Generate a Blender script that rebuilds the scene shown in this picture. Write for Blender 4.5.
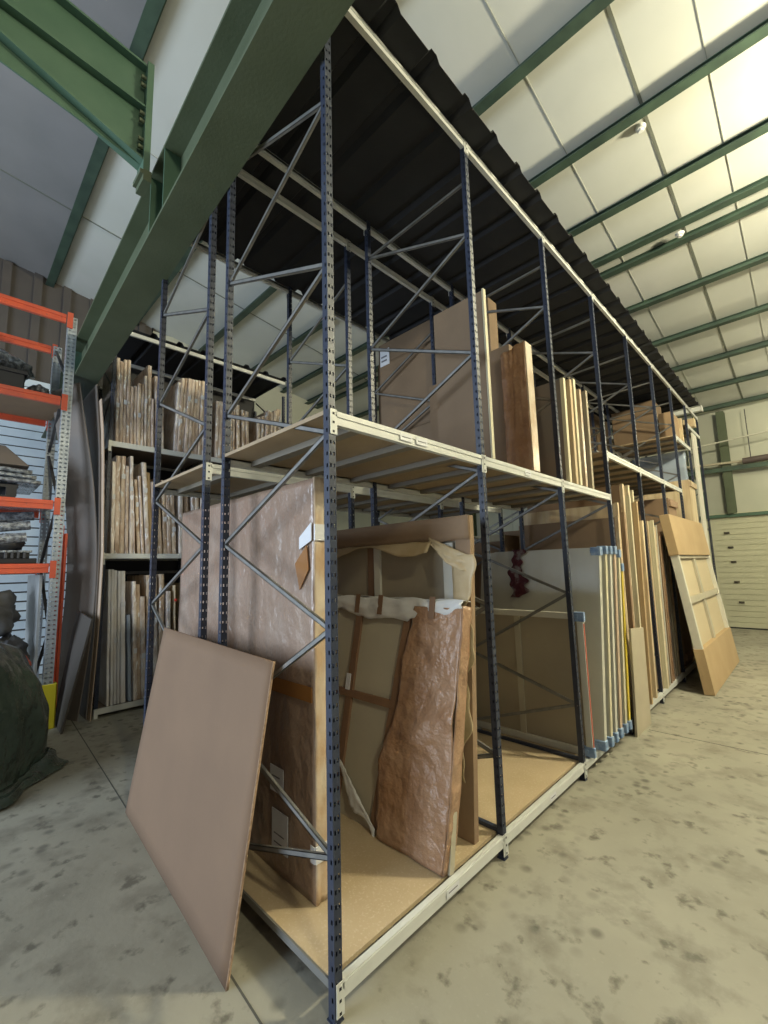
import bpy, math, random
from mathutils import Vector, Matrix, noise
for o in list(bpy.data.objects): bpy.data.objects.remove(o, do_unlink=True)
SC = bpy.context.scene
COL = SC.collection
R = math.radians

# ------------------------------------------------------------------ camera
def look(yaw, pitch, roll):
    cy, sy, cp, sp = math.cos(yaw), math.sin(yaw), math.cos(pitch), math.sin(pitch)
    fw = Vector((-sy*cp, cy*cp, sp)); rt = Vector((cy, sy, 0)); up = rt.cross(fw)
    c, s = math.cos(roll), math.sin(roll)
    r2 = c*rt + s*up; u2 = -s*rt + c*up
    return r2, u2, fw
r_, u_, f_ = look(0.77553, 0.12725, -0.02655)
cd = bpy.data.cameras.new('camera'); cam = bpy.data.objects.new('camera', cd); COL.objects.link(cam)
M = Matrix(((r_.x, u_.x, -f_.x, 1.37617), (r_.y, u_.y, -f_.y, -1.12515), (r_.z, u_.z, -f_.z, 1.6), (0, 0, 0, 1)))
cam.matrix_world = M
cd.sensor_fit = 'HORIZONTAL'; cd.sensor_width = 36; cd.lens = 433.464*36/768
cd.clip_start = 0.05; cd.clip_end = 200
SC.camera = cam

# ------------------------------------------------------------------ world, light, exposure
w = bpy.data.worlds.new('world'); SC.world = w; w.use_nodes = True
w.node_tree.nodes['Background'].inputs[0].default_value = (0.62, 0.66, 0.70, 1)
w.node_tree.nodes['Background'].inputs[1].default_value = 0.20
def area(name, loc, target, sx, sy, power, color):
    d = bpy.data.lights.new(name, 'AREA'); d.shape = 'RECTANGLE'; d.size = sx; d.size_y = sy
    d.energy = power; d.color = color
    o = bpy.data.objects.new(name, d); COL.objects.link(o); o.location = loc
    o.rotation_euler = (Vector(target)-Vector(loc)).to_track_quat('-Z', 'Y').to_euler(); return o
def lamp(name, loc, power, color, radius=0.18):
    d = bpy.data.lights.new(name, 'POINT'); d.energy = power; d.color = color; d.shadow_soft_size = radius
    o = bpy.data.objects.new(name, d); COL.objects.link(o); o.location = loc; return o
area('daylight_doorway', (-3.0, -7.5, 2.4), (-2.8, 1.0, 1.4), 4.5, 4.2, 560, (0.70, 0.84, 1.0))
WARM = (1.0, 0.92, 0.64)
lamp('hall_lamp', (3.5, 4.2, 5.2), 760, WARM)
lamp('hall_lamp_far', (3.2, 10.0, 4.4), 120, WARM)
lamp('added_bay_fill', (4.6, -1.2, 5.2), 260, WARM)  # unseen lamp added on the camera side to brighten the bay faces
SC.view_settings.view_transform = 'Standard'; SC.view_settings.look = 'None'
SC.view_settings.gamma = 1; SC.view_settings.use_curve_mapping = False
SC.view_settings.exposure = 0.55

# ------------------------------------------------------------------ materials
def mat(name, col, rough=0.6, metal=0.0, col2=None, nscale=4.0, ndetail=6, stretch=(1, 1, 1), lo=0.35, hi=0.65,
        bump=0.0, bscale=20.0, bstretch=(1, 1, 1), coat=0.0, spec=0.5, rough2=None, col3=None, n3=20, lo3=.55, hi3=.7, bdist=0.01):
    m = bpy.data.materials.new(name); m.use_nodes = True; nt = m.node_tree; N = nt.nodes; L = nt.links
    b = N['Principled BSDF']
    b.inputs['Base Color'].default_value = (*col, 1); b.inputs['Roughness'].default_value = rough
    b.inputs['Metallic'].default_value = metal; b.inputs['Specular IOR Level'].default_value = spec
    b.inputs['Coat Weight'].default_value = coat; b.inputs['Coat Roughness'].default_value = 0.18
    tc = N.new('ShaderNodeTexCoord')
    def nz(scale, detail, st):
        mp = N.new('ShaderNodeMapping'); mp.inputs['Scale'].default_value = st; L.new(tc.outputs['Object'], mp.inputs['Vector'])
        n = N.new('ShaderNodeTexNoise'); n.inputs['Scale'].default_value = scale; n.inputs['Detail'].default_value = detail
        L.new(mp.outputs[0], n.inputs['Vector']); return n
    def ramp(n, a, c):
        r = N.new('ShaderNodeMapRange'); r.inputs['From Min'].default_value = a; r.inputs['From Max'].default_value = c
        r.clamp = True; L.new(n.outputs['Fac'], r.inputs['Value']); return r
    last = None
    if col2:
        n = nz(nscale, ndetail, stretch); r = ramp(n, lo, hi)
        mx = N.new('ShaderNodeMix'); mx.data_type = 'RGBA'; mx.inputs[6].default_value = (*col, 1); mx.inputs[7].default_value = (*col2, 1)
        L.new(r.outputs[0], mx.inputs[0]); last = mx
        if rough2 is not None:
            rr = N.new('ShaderNodeMapRange'); L.new(r.outputs[0], rr.inputs['Value'])
            rr.inputs['To Min'].default_value = rough; rr.inputs['To Max'].default_value = rough2
            L.new(rr.outputs[0], b.inputs['Roughness'])
    if col3:
        n = nz(n3, 5, stretch); r = ramp(n, lo3, hi3)
        mx = N.new('ShaderNodeMix'); mx.data_type = 'RGBA'; mx.inputs[7].default_value = (*col3, 1)
        if last: L.new(last.outputs[2], mx.inputs[6])
        else: mx.inputs[6].default_value = (*col, 1)
        L.new(r.outputs[0], mx.inputs[0]); last = mx
    if last: L.new(last.outputs[2], b.inputs['Base Color'])
    if bump:
        n = nz(bscale, 5, bstretch); bp = N.new('ShaderNodeBump'); bp.inputs['Strength'].default_value = bump
        bp.inputs['Distance'].default_value = bdist
        L.new(n.outputs['Fac'], bp.inputs['Height']); L.new(bp.outputs[0], b.inputs['Normal'])
    return m
m_post = mat('navy_post_paint', (0.024, 0.031, 0.056), 0.42, 0.0, (0.040, 0.050, 0.078), 8, lo=.45, hi=.8)
m_brace = mat('galvanised_brace', (0.19, 0.19, 0.185), 0.42, 0.5, (0.27, 0.265, 0.25), 12)
m_beam = mat('pale_beam_paint', (0.62, 0.63, 0.60), 0.45, 0.0, (0.52, 0.53, 0.50), 6, lo=.5, hi=.8)
m_slot = mat('dark_slot', (0.02, 0.02, 0.025), 0.8)
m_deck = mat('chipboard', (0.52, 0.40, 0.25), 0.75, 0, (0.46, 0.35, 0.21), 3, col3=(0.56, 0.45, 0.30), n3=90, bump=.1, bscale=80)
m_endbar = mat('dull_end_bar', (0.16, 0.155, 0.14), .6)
m_deck_shaded = mat('shaded_chipboard', (0.36, 0.27, 0.17), 0.75, 0, (0.30, 0.22, 0.135), 3, bump=.1, bscale=80)  # same chipboard, browned to put the unlit mid-deck underside into the colour
m_deckedge = mat('deck_support_steel', (0.20, 0.175, 0.135), 0.6, .1)
m_roof = mat('charcoal_sheet', (0.024, 0.025, 0.029), 0.75, 0.0, (0.030, 0.031, 0.035), 3, spec=.25)
m_green = mat('green_girder_paint', (0.076, 0.096, 0.052), 0.55, 0, (0.092, 0.114, 0.066), 3, bump=.15, bscale=60)
m_green2 = mat('light_green_paint', (0.058, 0.118, 0.078), 0.5, 0, (0.075, 0.14, 0.095), 4)
m_purlin = mat('dark_green_purlin', (0.035, 0.060, 0.046), 0.55, 0, (0.06, 0.10, 0.07), 4)
m_panel = mat('ceiling_panel', (0.64, 0.65, 0.60), 0.6, 0, (0.59, 0.60, 0.55), 1.2, col3=(.66, .66, .62), n3=.7)
m_seam = mat('ceiling_seam', (0.16, 0.17, 0.14), 0.7)
m_wallpan = mat('wall_panel', (0.52, 0.52, 0.43), 0.6, 0, (0.47, 0.48, 0.39), 1.5)
m_wallrib = mat('dark_ribbed_sheet', (0.105, 0.090, 0.080), 0.6, 0.1, (0.085, 0.075, 0.07), 2)
m_shutter = mat('white_shutter', (0.70, 0.78, 0.82), 0.5, 0, (0.62, 0.70, 0.75), 3)
m_door = mat('sectional_door', (0.56, 0.55, 0.40), 0.55, 0, (0.52, 0.51, 0.37), 3)
m_orange = mat('orange_beam_paint', (0.72, 0.115, 0.045), 0.45, 0, (0.62, 0.10, 0.05), 6, col3=(.45, .10, .06), n3=30, lo3=.62, hi3=.75)
m_galv = mat('galvanised_post', (0.50, 0.54, 0.58), 0.4, 0.5, (0.40, 0.44, 0.48), 30)
m_yellow = mat('yellow_protector', (0.72, 0.62, 0.03), 0.45)
m_card = mat('brown_cardboard', (0.215, 0.136, 0.084), 0.8, 0, (0.192, 0.121, 0.075), 2, bump=.18, bscale=30, bstretch=(12, 1, .6))
m_card2 = mat('light_cardboard', (0.48, 0.345, 0.19), 0.8, 0, (0.44, 0.31, 0.165), 2.5, bump=.15, bscale=20, bstretch=(6, 1, 1))
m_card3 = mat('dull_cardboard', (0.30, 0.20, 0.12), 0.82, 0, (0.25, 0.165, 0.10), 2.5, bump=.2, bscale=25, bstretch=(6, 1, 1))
m_card3b = mat('shaded_store_cardboard', (0.20, 0.135, 0.08), 0.82, 0, (0.165, 0.11, 0.065), 2.5, bump=.2, bscale=25, bstretch=(6, 1, 1))  # cardboard darkened so its colour carries the canopy's shade on upper decks
m_card4 = mat('tan_carton', (0.38, 0.26, 0.15), 0.82, 0, (0.33, 0.22, 0.125), 2.5)
m_cardedge = mat('cardboard_edge', (0.40, 0.27, 0.175), 0.85, 0, (0.26, 0.17, 0.11), 60)
m_greyboard = mat('grey_brown_board', (0.205, 0.165, 0.135), 0.7, 0, (0.17, 0.15, 0.135), 2)
m_greyboard2 = mat('pale_grey_board', (0.36, 0.37, 0.37), 0.6, 0, (0.30, 0.31, 0.31), 3)
m_film = mat('filmed_cardboard', (0.30, 0.205, 0.15), 0.28, 0, (0.38, 0.29, 0.23), 3.5, ndetail=10, stretch=(1.4, 1, .7), lo=.45, hi=.8, bump=.9, bscale=7, bstretch=(1.2, 1, .9), coat=.35, bdist=.035)
m_filmedge = mat('filmed_edge', (0.48, 0.33, 0.20), 0.3, 0, (0.62, 0.52, 0.40), 12, stretch=(1, 1, .5), bump=.6, bscale=25, coat=.4)
m_wrap = mat('wrinkled_brown_wrap', (0.34, 0.19, 0.105), 0.27, 0, (0.42, 0.26, 0.16), 6, ndetail=9, bump=1, bscale=9, bstretch=(1, 1.2, 1.0), coat=.4, bdist=.045)
m_cloth = mat('white_foam_cloth', (0.72, 0.72, 0.70), 0.75, 0, (0.62, 0.62, 0.61), 8, bump=.4, bscale=20)
m_backing = mat('grey_backing_board', (0.46, 0.42, 0.32), 0.75, 0, (0.42, 0.38, 0.285), 2)
m_backing2 = mat('dark_backing_board', (0.36, 0.31, 0.225), 0.75, 0, (0.32, 0.27, 0.195), 2)
m_batten = mat('brown_batten', (0.235, 0.135, 0.075), 0.6, 0, (0.19, 0.11, 0.065), 8, stretch=(1, 1, .2))
m_whitewood = mat('white_batten', (0.62, 0.60, 0.52), 0.6)
m_paper = mat('kraft_paper', (0.50, 0.37, 0.20), 0.65, 0, (0.58, 0.46, 0.28), 8, bump=.5, bscale=16, coat=.2)
m_greywrap = mat('grey_film_wrap', (0.53, 0.515, 0.44), 0.3, 0, (0.58, 0.565, 0.49), 2, stretch=(2, 1, .5), bump=.35, bscale=3, bstretch=(3, 1, .6), coat=.4, bdist=.02)
m_blue = mat('blue_foam', (0.17, 0.27, 0.46), 0.7, 0, (0.32, 0.42, 0.58), 25, bump=.3, bscale=40)
m_red = mat('red_edge', (0.60, 0.13, 0.08), 0.5)
m_redlabel = mat('red_label', (0.65, 0.05, 0.04), 0.5)
m_yelledge = mat('yellow_edge', (0.62, 0.46, 0.04), 0.5)
m_cream = mat('cream_edge', (0.66, 0.60, 0.42), 0.6, 0, (0.60, 0.54, 0.37), 8, stretch=(1, 1, .2))
m_pink = mat('pinkish_edge', (0.56, 0.42, 0.30), 0.6, 0, (0.50, 0.37, 0.27), 10, stretch=(1, 1, .2))
m_paleb = mat('pale_fibreboard', (0.50, 0.44, 0.32), 0.7, 0, (0.46, 0.40, 0.29), 4)
m_pine = mat('pine_edge', (0.68, 0.57, 0.38), 0.65, 0, (0.50, 0.36, 0.21), 9, stretch=(1, 1, .15), col3=(.66, .54, .32), n3=14)
m_osb = mat('rough_board', (0.46, 0.33, 0.20), 0.7, 0, (0.64, 0.53, 0.36), 9, stretch=(1, 1, .4), col3=(.25, .14, .08), n3=22)
m_tape = mat('brown_tape', (0.30, 0.135, 0.04), 0.25, coat=.4)
m_label = mat('white_label', (0.66, 0.67, 0.70), 0.5)
m_ink = mat('label_print', (0.16, 0.16, 0.18), 0.6)
def wrapmat(name, a, b): return mat(name, a, .3, 0, b, 14, ndetail=8, stretch=(1, 1, .35), lo=.42, hi=.66, col3=(.85, .84, .84), n3=26, lo3=.56, hi3=.66, bump=.8, bscale=22, bstretch=(1, 1, .5), coat=.5, bdist=.02)  # pale flecks: whitish film plus glints painted into the colour
m_w = [wrapmat('bubble_wrap_tan', (0.70, 0.57, 0.48), (0.42, 0.30, 0.22)), wrapmat('bubble_wrap_pale', (0.80, 0.73, 0.67), (0.52, 0.40, 0.33)),
       wrapmat('bubble_wrap_dark', (0.50, 0.36, 0.27), (0.70, 0.57, 0.46)), wrapmat('bubble_wrap_light', (0.70, 0.56, 0.42), (0.42, 0.28, 0.18))]
m_tarp = mat('green_tarp', (0.036, 0.056, 0.042), 0.22, 0, (0.055, 0.08, 0.062), 5, bump=1, bscale=6, coat=.8, bdist=.07)
m_black = mat('black_plastic', (0.012, 0.012, 0.016), 0.45)
m_darkgrey = mat('dark_grey_fabric', (0.06, 0.06, 0.065), 0.8, 0, (0.10, 0.10, 0.105), 8, bump=.5, bscale=10)
m_silver = mat('silver_film', (0.42, 0.45, 0.48), 0.22, 0.3, (0.16, 0.17, 0.19), 9, stretch=(.6, 3, 3), lo=.4, hi=.6, bump=.8, bscale=10, bstretch=(.6, 2, 4), coat=.5, bdist=.03)
m_maroon = mat('maroon_cloth', (0.075, 0.012, 0.018), 0.85, 0, (0.20, 0.16, 0.15), 12, lo=.5, hi=.62)
m_white = mat('white_plastic', (0.75, 0.75, 0.72), 0.5)
m_handle = mat('dark_handle', (0.06, 0.05, 0.04), 0.5)
m_pipe = mat('pale_pipe', (0.55, 0.54, 0.46), 0.5)
m_heater = mat('dark_heater', (0.10, 0.075, 0.07), 0.5)
def clear_film():
    m = bpy.data.materials.new('blue_clear_film'); m.use_nodes = True; b = m.node_tree.nodes['Principled BSDF']
    b.inputs['Base Color'].default_value = (.42, .50, .62, 1); b.inputs['Roughness'].default_value = .2; b.inputs['Alpha'].default_value = .75
    return m
m_bluefilm = clear_film()
def concrete():
    m = bpy.data.materials.new('stained_concrete'); m.use_nodes = True; nt = m.node_tree; N = nt.nodes; L = nt.links
    b = N['Principled BSDF']; b.inputs['Roughness'].default_value = .62; b.inputs['Specular IOR Level'].default_value = .35
    tc = N.new('ShaderNodeTexCoord')
    def noise_(s, d, rough=.55, dist=0):
        n = N.new('ShaderNodeTexNoise'); n.inputs['Scale'].default_value = s; n.inputs['Detail'].default_value = d
        n.inputs['Roughness'].default_value = rough; n.inputs['Distortion'].default_value = dist
        L.new(tc.outputs['Object'], n.inputs['Vector']); return n
    def rng(src, a, c):
        r = N.new('ShaderNodeMapRange'); r.inputs['From Min'].default_value = a; r.inputs['From Max'].default_value = c; r.clamp = True
        L.new(src, r.inputs['Value']); return r.outputs[0]
    def mix(f, A, B):
        x = N.new('ShaderNodeMix'); x.data_type = 'RGBA'
        L.new(f, x.inputs[0])
        for i, v in ((6, A), (7, B)):
            if isinstance(v, tuple): x.inputs[i].default_value = (*v, 1)
            else: L.new(v, x.inputs[i])
        return x.outputs[2]
    c = mix(rng(noise_(.9, 7).outputs['Fac'], .35, .68), (0.285, 0.27, 0.215), (0.385, 0.365, 0.295))
    c = mix(rng(noise_(4.0, 8, .60, .15).outputs['Fac'], .50, .70), c, (0.215, 0.20, 0.158))
    c = mix(rng(noise_(8.5, 5, .55, .0).outputs['Fac'], .58, .68), c, (0.155, 0.145, 0.115))
    c = mix(rng(noise_(45, 4).outputs['Fac'], .62, .80), c, (0.36, 0.34, 0.28))
    # small round blotches, clustered
    v = N.new('ShaderNodeTexVoronoi'); v.inputs['Scale'].default_value = 9.5; v.inputs['Randomness'].default_value = 1
    L.new(tc.outputs['Object'], v.inputs['Vector'])
    blot = rng(v.outputs['Distance'], .36, .14); cl = rng(noise_(1.1, 5).outputs['Fac'], .46, .60)
    mm = N.new('ShaderNodeMath'); mm.operation = 'MULTIPLY'; L.new(blot, mm.inputs[0]); L.new(cl, mm.inputs[1])
    m2 = N.new('ShaderNodeMath'); m2.operation = 'MULTIPLY'; m2.inputs[1].default_value = .75; L.new(mm.outputs[0], m2.inputs[0])
    c = mix(m2.outputs[0], c, (0.085, 0.082, 0.068))
    L.new(c, b.inputs['Base Color'])
    bp = N.new('ShaderNodeBump'); bp.inputs['Strength'].default_value = .12; bp.inputs['Distance'].default_value = .01
    L.new(noise_(30, 5).outputs['Fac'], bp.inputs['Height']); L.new(bp.outputs[0], b.inputs['Normal'])
    return m
m_floor = concrete()
m_joint = mat('floor_joint', (0.09, 0.088, 0.075), 0.9)

# ------------------------------------------------------------------ mesh helpers
class MB:
    def __init__(s): s.v = []; s.f = []; s.m = []; s.sm = []
    def add(s, vs, fs, mi=0, smooth=False):
        n = len(s.v); s.v += [tuple(p) for p in vs]
        for f in fs: s.f.append([i+n for i in f]); s.m.append(mi); s.sm.append(smooth)
        return s
    def hexa(s, p, mi=0):   # p: 4 bottom (ccw) + 4 top
        return s.add(p, [(3, 2, 1, 0), (4, 5, 6, 7), (0, 1, 5, 4), (1, 2, 6, 5), (2, 3, 7, 6), (3, 0, 4, 7)], mi)
    def box(s, x0, x1, y0, y1, z0, z1, mi=0):
        return s.hexa([(x0, y0, z0), (x1, y0, z0), (x1, y1, z0), (x0, y1, z0), (x0, y0, z1), (x1, y0, z1), (x1, y1, z1), (x0, y1, z1)], mi)
    def bar(s, a, b, w, h, mi=0, side=None):
        a = Vector(a); b = Vector(b); d = (b-a).normalized()
        sd = Vector(side) if side else (Vector((0, 0, 1)).cross(d) if abs(d.z) < .95 else Vector((1, 0, 0)))
        sd = (sd - d*sd.dot(d)).normalized(); u = d.cross(sd)
        sd = sd*(w/2); u = u*(h/2)
        return s.hexa([a-sd-u, a+sd-u, a+sd+u, a-sd+u, b-sd-u, b+sd-u, b+sd+u, b-sd+u], mi)
    def chan(s, a, b, w, h, t=.003, side=None):  # open C channel
        a = Vector(a); b = Vector(b); d = (b-a).normalized()
        sd = Vector(side) if side else Vector((0, 0, 1)).cross(d)
        sd = (sd - d*sd.dot(d)).normalized(); u = d.cross(sd)
        for (o, ww, hh) in ((u*0 - sd*(w/2-t/2), t, h), (u*(h/2-t/2), w, t), (-u*(h/2-t/2), w, t)):
            S = sd*(ww/2); U = u*(hh/2); A = a+o; B = b+o
            s.hexa([A-S-U, A+S-U, A+S+U, A-S+U, B-S-U, B+S-U, B+S+U, B-S+U])
        return s
    def tube(s, pts, r, n=10, mi=0):
        pts = [Vector(p) for p in pts]; rings = []
        for i, p in enumerate(pts):
            d = (pts[min(i+1, len(pts)-1)]-pts[max(i-1, 0)]).normalized()
            a = d.orthogonal().normalized(); b = d.cross(a)
            rr = r[i] if isinstance(r, (list, tuple)) else r
            rings.append([p+a*math.cos(2*math.pi*k/n)*rr+b*math.sin(2*math.pi*k/n)*rr for k in range(n)])
        if len(rings) > 1:
            for i in range(1, len(rings)):     # align
                best = min(range(n), key=lambda q: (rings[i][q]-rings[i-1][0]).length)
                rings[i] = rings[i][best:]+rings[i][:best]
        vs = [v for g in rings for v in g]; fs = []
        for i in range(len(rings)-1):
            for k in range(n): fs.append((i*n+k, i*n+(k+1) % n, (i+1)*n+(k+1) % n, (i+1)*n+k))
        s.add(vs, fs, mi, True)
        s.add(rings[0], [tuple(range(n))[::-1]], mi); s.add(rings[-1], [tuple(range(n))], mi); return s
    def grid(s, fn, nu, nv, t=0.002, mi=0):     # thick sheet; fn(u,v)->Vector
        P = [[Vector(fn(i/nu, j/nv)) for j in range(nv+1)] for i in range(nu+1)]
        def nrm(i, j):
            a = P[min(i+1, nu)][j]-P[max(i-1, 0)][j]; b = P[i][min(j+1, nv)]-P[i][max(j-1, 0)]
            c = a.cross(b); return c.normalized() if c.length > 1e-9 else Vector((0, 0, 1))
        W = nv+1; top = [P[i][j]+nrm(i, j)*t/2 for i in range(nu+1) for j in range(W)]; bot = [P[i][j]-nrm(i, j)*t/2 for i in range(nu+1) for j in range(W)]
        o = len(top); fs = []
        for i in range(nu):
            for j in range(nv):
                a, b, c, d = i*W+j, (i+1)*W+j, (i+1)*W+j+1, i*W+j+1
                fs.append((a, b, c, d)); fs.append((d+o, c+o, b+o, a+o))
        for i in range(nu):
            a, b = i*W, (i+1)*W; fs.append((a, a+o, b+o, b)); a, b = i*W+nv, (i+1)*W+nv; fs.append((b, b+o, a+o, a))
        for j in range(nv):
            a, b = j, j+1; fs.append((b, b+o, a+o, a)); a, b = nu*W+j, nu*W+j+1; fs.append((a, a+o, b+o, b))
        return s.add(top+bot, fs, mi, True)
    def build(s, name, mats, parent=None, bevel=0, loc=None):
        me = bpy.data.meshes.new(name); me.from_pydata(s.v, [], s.f)
        for m in (mats if isinstance(mats, (list, tuple)) else [mats]): me.materials.append(m)
        for p, mi, sm in zip(me.polygons, s.m, s.sm): p.material_index = mi; p.use_smooth = sm
        me.update(); o = bpy.data.objects.new(name, me); COL.objects.link(o)
        if parent: o.parent = parent
        if bevel:
            b = o.modifiers.new('bevel', 'BEVEL'); b.width = bevel; b.segments = 2; b.limit_method = 'ANGLE'
        return o
def struct(o): o['kind'] = 'structure'; return o
def tag(o, label, cat, group=None):
    o['label'] = label; o['category'] = cat
    if group: o['group'] = group
    return o
def thing(name, loc, label, cat, group=None):
    o = bpy.data.objects.new(name, None); COL.objects.link(o); o.location = loc; o.empty_display_size = .1
    return tag(o, label, cat, group)
class At:      # build children of an empty with world coordinates
    pass
def kid(mb, name, mats, parent, bevel=0):
    base = parent
    off = Vector((0, 0, 0))
    while base is not None: off += base.location; base = base.parent
    mb.v = [(x-off.x, y-off.y, z-off.z) for x, y, z in mb.v]
    return mb.build(name, mats, parent, bevel)
def inst(me, name, loc, parent, material=None):
    o = bpy.data.objects.new(name, me); COL.objects.link(o); o.parent = parent
    base = parent; off = Vector((0, 0, 0))
    while base is not None: off += base.location; base = base.parent
    o.location = Vector(loc)-off; return o
ORD = ['first', 'second', 'third', 'fourth', 'fifth', 'sixth', 'seventh', 'eighth', 'ninth', 'tenth', 'eleventh', 'twelfth', 'thirteenth',
       'fourteenth', 'fifteenth', 'sixteenth', 'seventeenth', 'eighteenth', 'nineteenth', 'twentieth', 'twenty-first', 'twenty-second', 'twenty-third', 'twenty-fourth']

# ================================================================== SETTING
XL, XR, YN, YF = -7.9, 7.5, -8.2, 11.86
S_BAY = 1.1784
fl = MB().box(XL-.1, XR, YN, YF+.1, -.12, 0); struct(fl.build('floor', m_floor))
j = MB()
j.hexa([(-7.8, .17, -.001), (XR, -.60, -.001), (XR, -.592, -.001), (-7.8, .178, -.001), (-7.8, .17, .0012), (XR, -.60, .0012), (XR, -.592, .0012), (-7.8, .178, .0012)]); j.box(-3.35, -3.342, YN, -.2, -.001, .0012)
j.box(2.6, 2.608, YN, YF, -.001, .0012); j.box(.08, XR, 3.72, 3.728, -.001, .0012)
struct(j.build('trim_1', m_joint))
SL = .14
def rz(y): return 5.1+SL*(12-y)
def roofquad(mb, x0, x1, y0, y1, dz0, dz1, mi=0):
    return mb.hexa([(x0, y0, rz(y0)+dz0), (x1, y0, rz(y0)+dz0), (x1, y1, rz(y1)+dz0), (x0, y1, rz(y1)+dz0),
                    (x0, y0, rz(y0)+dz1), (x1, y0, rz(y0)+dz1), (x1, y1, rz(y1)+dz1), (x0, y1, rz(y1)+dz1)], mi)
c = MB(); roofquad(c, XL-.1, XR, -.12, YF+.1, .10, .2); struct(c.build('ceiling', m_panel))
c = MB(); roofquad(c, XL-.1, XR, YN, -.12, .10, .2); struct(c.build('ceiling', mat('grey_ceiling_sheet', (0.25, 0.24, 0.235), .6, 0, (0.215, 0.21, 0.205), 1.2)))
sm = MB()
for x, wd in ((-.18, .008), (.60, .03), (1.16, .006), (2.4, .03), (-1.6, .008), (-4.0, .008), (-5.8, .02), (4.2, .03), (5.6, .008)):
    roofquad(sm, x-wd/2, x+wd/2, YN, YF, .092, .1, 0 if wd > .01 else 1)
struct(sm.build('trim_2', [m_seam, mat('fine_ceiling_seam', (0.36, 0.37, 0.33), .7)]))
n = 3
for y in (-4.2, -2.9, -1.6, -.12, 1.25, 2.55, 3.69, 4.69, 5.45, 5.76, 6.82, 8.09, 9.27, 10.47, 11.6):
    p = MB()
    for k in range(1):     # cold-formed Z purlin: web and two flanges
        a = rz(y)
        p.box(XL, XR, y-.06, y+.06, a-.014, a); p.box(XL, XR, y-.004+.04, y+.004+.04, a, a+.10); p.box(XL, XR, y, y+.09, a+.085, a+.094)
    struct(p.build('trim_%d' % n, m_purlin)); n += 1
# left wall: pale shutter below, dark ribbed sheet above
wl = MB()
def rib_wall(mb, x, y0, y1, z0, z1, pitch, d):
    y = y0
    while y < y1:
        y2 = min(y+pitch*.72, y1); y3 = min(y+pitch, y1)
        mb.box(x-.02, x, y, y2, z0, z1); mb.box(x-.02, x+d, y2, y3, z0, z1); y += pitch
rib_wall(wl, XL, YN, 1.6, 4.95, 6.95, .42, .05)
wl.box(XL-.05, XL-.01, YN, YF, 0, 7.6)
struct(wl.build('wall_left', m_wallrib))
wl2 = MB().box(XL-.0, XL+.02, 1.6, YF, 0, 6.6); struct(wl2.build('wall_left_pale', m_wallpan)); wl2 = bpy.data.objects['wall_left_pale']; wl2.name = 'wall_left.001'
d1 = MB()
z = .02
while z < 4.9:
    d1.hexa([(XL+.02, -5.2, z), (XL+.05, -5.2, z), (XL+.05, .9, z), (XL+.02, .9, z), (XL+.02, -5.2, z+.125), (XL+.075, -5.2, z+.125), (XL+.075, .9, z+.125), (XL+.02, .9, z+.125)])
    d1.box(XL+.02, XL+.03, -5.2, .9, z+.125, z+.15, 1); z += .15
struct(d1.build('door_1', [m_shutter, m_handle]))
# back wall
bw = MB()
for a, b_ in ((-7.9, -5.5), (-5.49, -3), (-2.99, -.42), (-.41, .10), (.11, 2.6), (2.61, 5.1), (5.11, XR)): bw.box(a, b_, YF, YF+.08, 0, 5.3)
bw.box(XL, XR, YF+.02, YF+.1, 0, 5.3)
struct(bw.build('wall_back', m_wallpan))
tb = MB(); tb.box(-.5, XR, YF-.12, YF-.02, 2.555, 2.63); struct(tb.build('trim_%d' % n, m_green2)); n += 1
tb = MB(); tb.box(XL, XR, YF-.26, YF-.22, 3.62, 3.72); struct(tb.build('trim_%d' % n, m_purlin)); n += 1
tb = MB(); tb.box(-.40, -.32, YF-.20, YF-.02, 2.63, 5.1); tb.box(-.62, -.60, YF-.06, YF-.02, 0, 5.1); struct(tb.build('trim_%d' % n, m_purlin)); n += 1
for x in (-7.0, -3.6, .06, 5.6):
    cb = MB(); cb.box(x, x+.16, YF-.04, YF-.02, 2.63 if x > -.5 else 0, 5.08); cb.box(x, x+.16, YF-.21, YF-.19, 2.63 if x > -.5 else 0, 5.08); cb.box(x+.07, x+.09, YF-.2, YF-.03, 2.63 if x > -.5 else 0, 5.08)
    struct(cb.build('trim_%d' % n, m_green)); n += 1
dd = MB(); z = .03
while z < 2.55:
    dd.box(-.45, 5.2, YF-.06, YF-.02, z, z+.11); dd.box(-.45, 5.2, YF-.044, YF-.02, z+.11, z+.125); z += .125
HINGE = ((-.07, 2.17), (-.03, 1.83), (-.01, 1.49), (.0, 1.03), (.04, .57))
d2 = struct(dd.build('door_2', m_door))
MB().box(-.45, 5.2, YF-.065, YF-.01, 0, .03).build('door_seal', m_black, d2)
for x, z in HINGE:
    h = MB(); h.box(x, x+.10, YF-.085, YF-.066, z, z+.045); h.box(x+.02, x+.08, YF-.1, YF-.085, z+.01, z+.035); h.build('door_hinge', m_handle, d2)

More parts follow.
